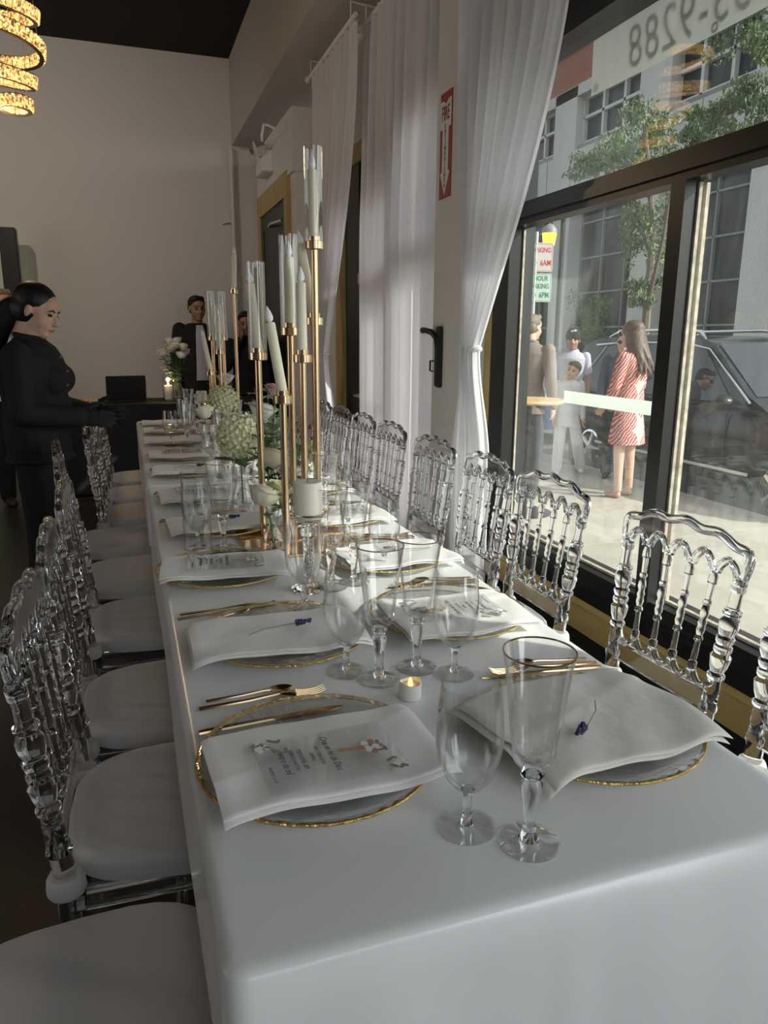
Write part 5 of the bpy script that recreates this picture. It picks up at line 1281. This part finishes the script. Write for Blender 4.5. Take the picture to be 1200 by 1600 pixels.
        if opts.get('shirtfront'):
            q = MB(); zs = [1.43, 1.36, 1.28, 1.18, 1.08, .98, .90]; ws = [.03, .045, .05, .05, .05, .055, .06]
            vs = []
            for z, w_ in zip(zs, ws):
                rx = np.interp(z, [t_[0] for t_ in tors], [t_[1] for t_ in tors]); rx2 = np.interp(z, [1.36, 1.43], [rx, .075])
                for yy_ in (-1, -.5, 0, .5, 1): vs.append(V((lx(z)+(rx2+inf)*math.sqrt(max(.1, 1-(yy_*w_/.17)**2))+.012, yy_*w_, z)))
            q.add(vs, [(r*5+i, r*5+i+1, r*5+i+6, r*5+i+5) for r in range(len(zs)-1) for i in range(4)]); q.build('shirt', MT[opts['shirtfront']], o)
    if bottom:
        nm, mk, wd = bottom; c = MB()
        loft(c, [(V((0, 0, z)), (rx+.012)*s, (ry+.012)*s) for z, rx, ry in tors if z < 1.05])
        for k in 'LR':
            l = [V(p) for p in legd[k]]; limb(c, l[:2]+[l[2]+Vector((0, 0, .0))], [.088*s*heavy**.5, (.066+wd)*s, (.052+wd)*s])
        co = c.build(nm, MT[mk], o); voxel(co, vox, 2)
    if shoes:
        for k in 'LR':
            l = [V(p) for p in legd[k]]; ft = Vector(legd[k][3] if len(legd[k]) > 3 else (1, 0, 0)); c = MB()
            c.cap(l[2]+Vector((0, 0, -.04*s))-ft*.02, l[2]+ft*.14*s+Vector((0, 0, -.053*s)), .042*s, .032*s, 12); co = c.build('shoe', MT[shoes], o); voxel(co, .008, 1)
    if gloves:
        for k in 'LR':
            c = MB(); a = [V(p) for p in armd[k][:3]]; sd = 1 if k == 'L' else -1; d_ = Vector(armd[k][3])
            hand(c, a[2]+d_*.004, armd[k][3], (0, -sd*.3, 1) if abs(d_.z) < .5 else (1, 0, 0), .35, s**.7*1.12)
            co = c.build('glove', MT[gloves], o); voxel(co, .005, 1)
    return o, TH
person('person', 'waitress in black with dark hair tied back, looking down beside the table', (-.41, 3.80, 0), -.22, 1.545, 'skin2', 'bun',
       [('black_shirt', 'black', 'long', .84, .022, {'belly': 1, 'collar': 1, 'buttons': 'print_dark'})], ('black_trousers', 'black', .02),
       arms={'L': ((0, .19, 1.37), (.02, .25, 1.10), (.24, .16, 1.06), (1, -.3, 0)), 'R': ((0, -.19, 1.37), (.02, -.25, 1.10), (.25, -.14, 1.07), (1, .25, -.1))}, head=(.36, -.12, 0), heavy=1.22, female=True, vox=.006, gloves='black')
person('person', 'man in black suit and pale open shirt standing behind the black table', (.70, 7.78, 0), -PI/2+.1, 1.71, 'skin_dark', 'short',
       [('suit_jacket', 'black', 'long', .78, .024, {'shirtfront': 'lilaccloth'})], ('black_trousers', 'black', .01), head=(.1, .1, 0), heavy=1.1)
person('person', 'person in black holding a hand to the chin beside the back wall', (1.17, 7.7, 0), -PI/2-.15, 1.56, 'skin_dark', 'short',
       [('black_shirt', 'black', 'long', .82, .018, {'collar': 1})], ('black_trousers', 'black', .01),
       arms={'R': ((0, -.18, 1.37), (.12, -.22, 1.13), (.13, -.06, 1.40), (0, .3, 1))}, head=(.15, 0, 0))
person('person', 'greying man in grey shirt half hidden behind the waitress', (-.87, 6.5, 0), -PI/2+.4, 1.66, 'skin_dark', 'short',
       [('grey_shirt', 'grey_shirt', 'long', .85, .018, {'collar': 1})], ('black_trousers', 'black', .01), hairm='grey_hair')
# passers-by on the sidewalk
G = -.15
o, TH = person('person', 'woman with long brown hair in a red fern print dress outside the window', (4.45, 5.86, G), 1.95, 1.63, 'skin2', 'long',
       [('print_dress', 'fern', 'long', .54, .014, {'flare': .05})], None, arms={'L': ((0, .17, 1.37), (.03, .225, 1.10), (.17, .14, .92), (.7, -.3, -.6)), 'R': ((0, -.17, 1.37), (.03, -.225, 1.10), (.17, -.14, .92), (.7, .3, -.6))},
       head=(.12, .1, 0), hairm='brown_hair', female=True, vox=.008, shoes=None)
m = MB().tube([(-.11, .06, 1.36), (-.02, -.19, 1.12), (.06, -.2, 1.0)], .008, 6); m.build('bag_strap', MT['print_dark'], o)
person('person', 'small boy in a white suit walking and leaning sideways outside', (4.6, 7.12, G), -2.0, 1.22, 'skin2', 'fringe',
       [('white_jacket', 'whitecloth', 'long', .74, .013, {'flare': .02, 'collar': 1, 'buttons': 'sign_white'})], ('white_trousers', 'whitecloth', .025),
       legs={'L': ((0, .09, .9), (.10, .16, .5), (-.10, .26, .10)), 'R': ((0, -.09, .9), (.05, -.11, .49), (.02, -.12, .085))}, head=(.05, -.35, -.38), hairm='brown_hair', shoes='whitecloth')
o, TH = person('person', 'teenager in pale polo shirt and black beanie behind the boy in white', (5.0, 7.72, G), -2.15, 1.57, 'skin_dark', 'beanie',
       [('polo_shirt', 'lilaccloth', 'short', .80, .013, {'collar': 1})], ('olive_trousers', 'khaki', .02), head=(0, -.05, 0))
m = MB().ell((-.01, 0, .055), (.108, .092, .095), TH, 20, 12); b_ = m.build('beanie', MT['black'], o)
m = MB(); m.box((.08, 0, .105), (.012, .05, .018), TH @ Matrix.Rotation(-.0, 4, 'Y'), 0, .004); m.ell((.082, .018, .11), (.01, .02, .012), TH, 8, 6); m.build('white_emblem', MT['sign_white'], b_)
person('person', 'man in taupe jacket and jeans seen from behind outside', (3.55, 6.19, G), .62, 1.69, 'skin2', 'short',
       [('taupe_jacket', 'taupe', 'long', .80, .016, {'collar': 1})], ('jeans', 'denim', .015), arms={'R': ((0, -.19, 1.385), (-.04, -.245, 1.12), (.02, -.25, .885), (.25, 0, -1))}, head=(0, -.25, 0), hairm='grey_hair')
o, TH = person('person', 'person in dark blue jacket and sunglasses behind the woman in print dress', (4.98, 6.72, G), -2.3, 1.55, 'skin2', 'short',
       [('blue_jacket', 'bluecloth', 'long', .82, .016, {'collar': 1})], ('dark_trousers', 'black', .015), head=(0, 0, 0))
m = MB()
for s_ in (-1, 1): m.ell((.092, s_*.031, .006), (.008, .026, .019), TH, 12, 8); m.tube([(.088, s_*.055, .012), (.0, s_*.083, .01)], .003, 6, False, TH)
m.tube([(.098, .01, .01), (.098, -.01, .01)], .003, 6, False, TH); m.build('sunglasses', MT['sign_ink'], o)
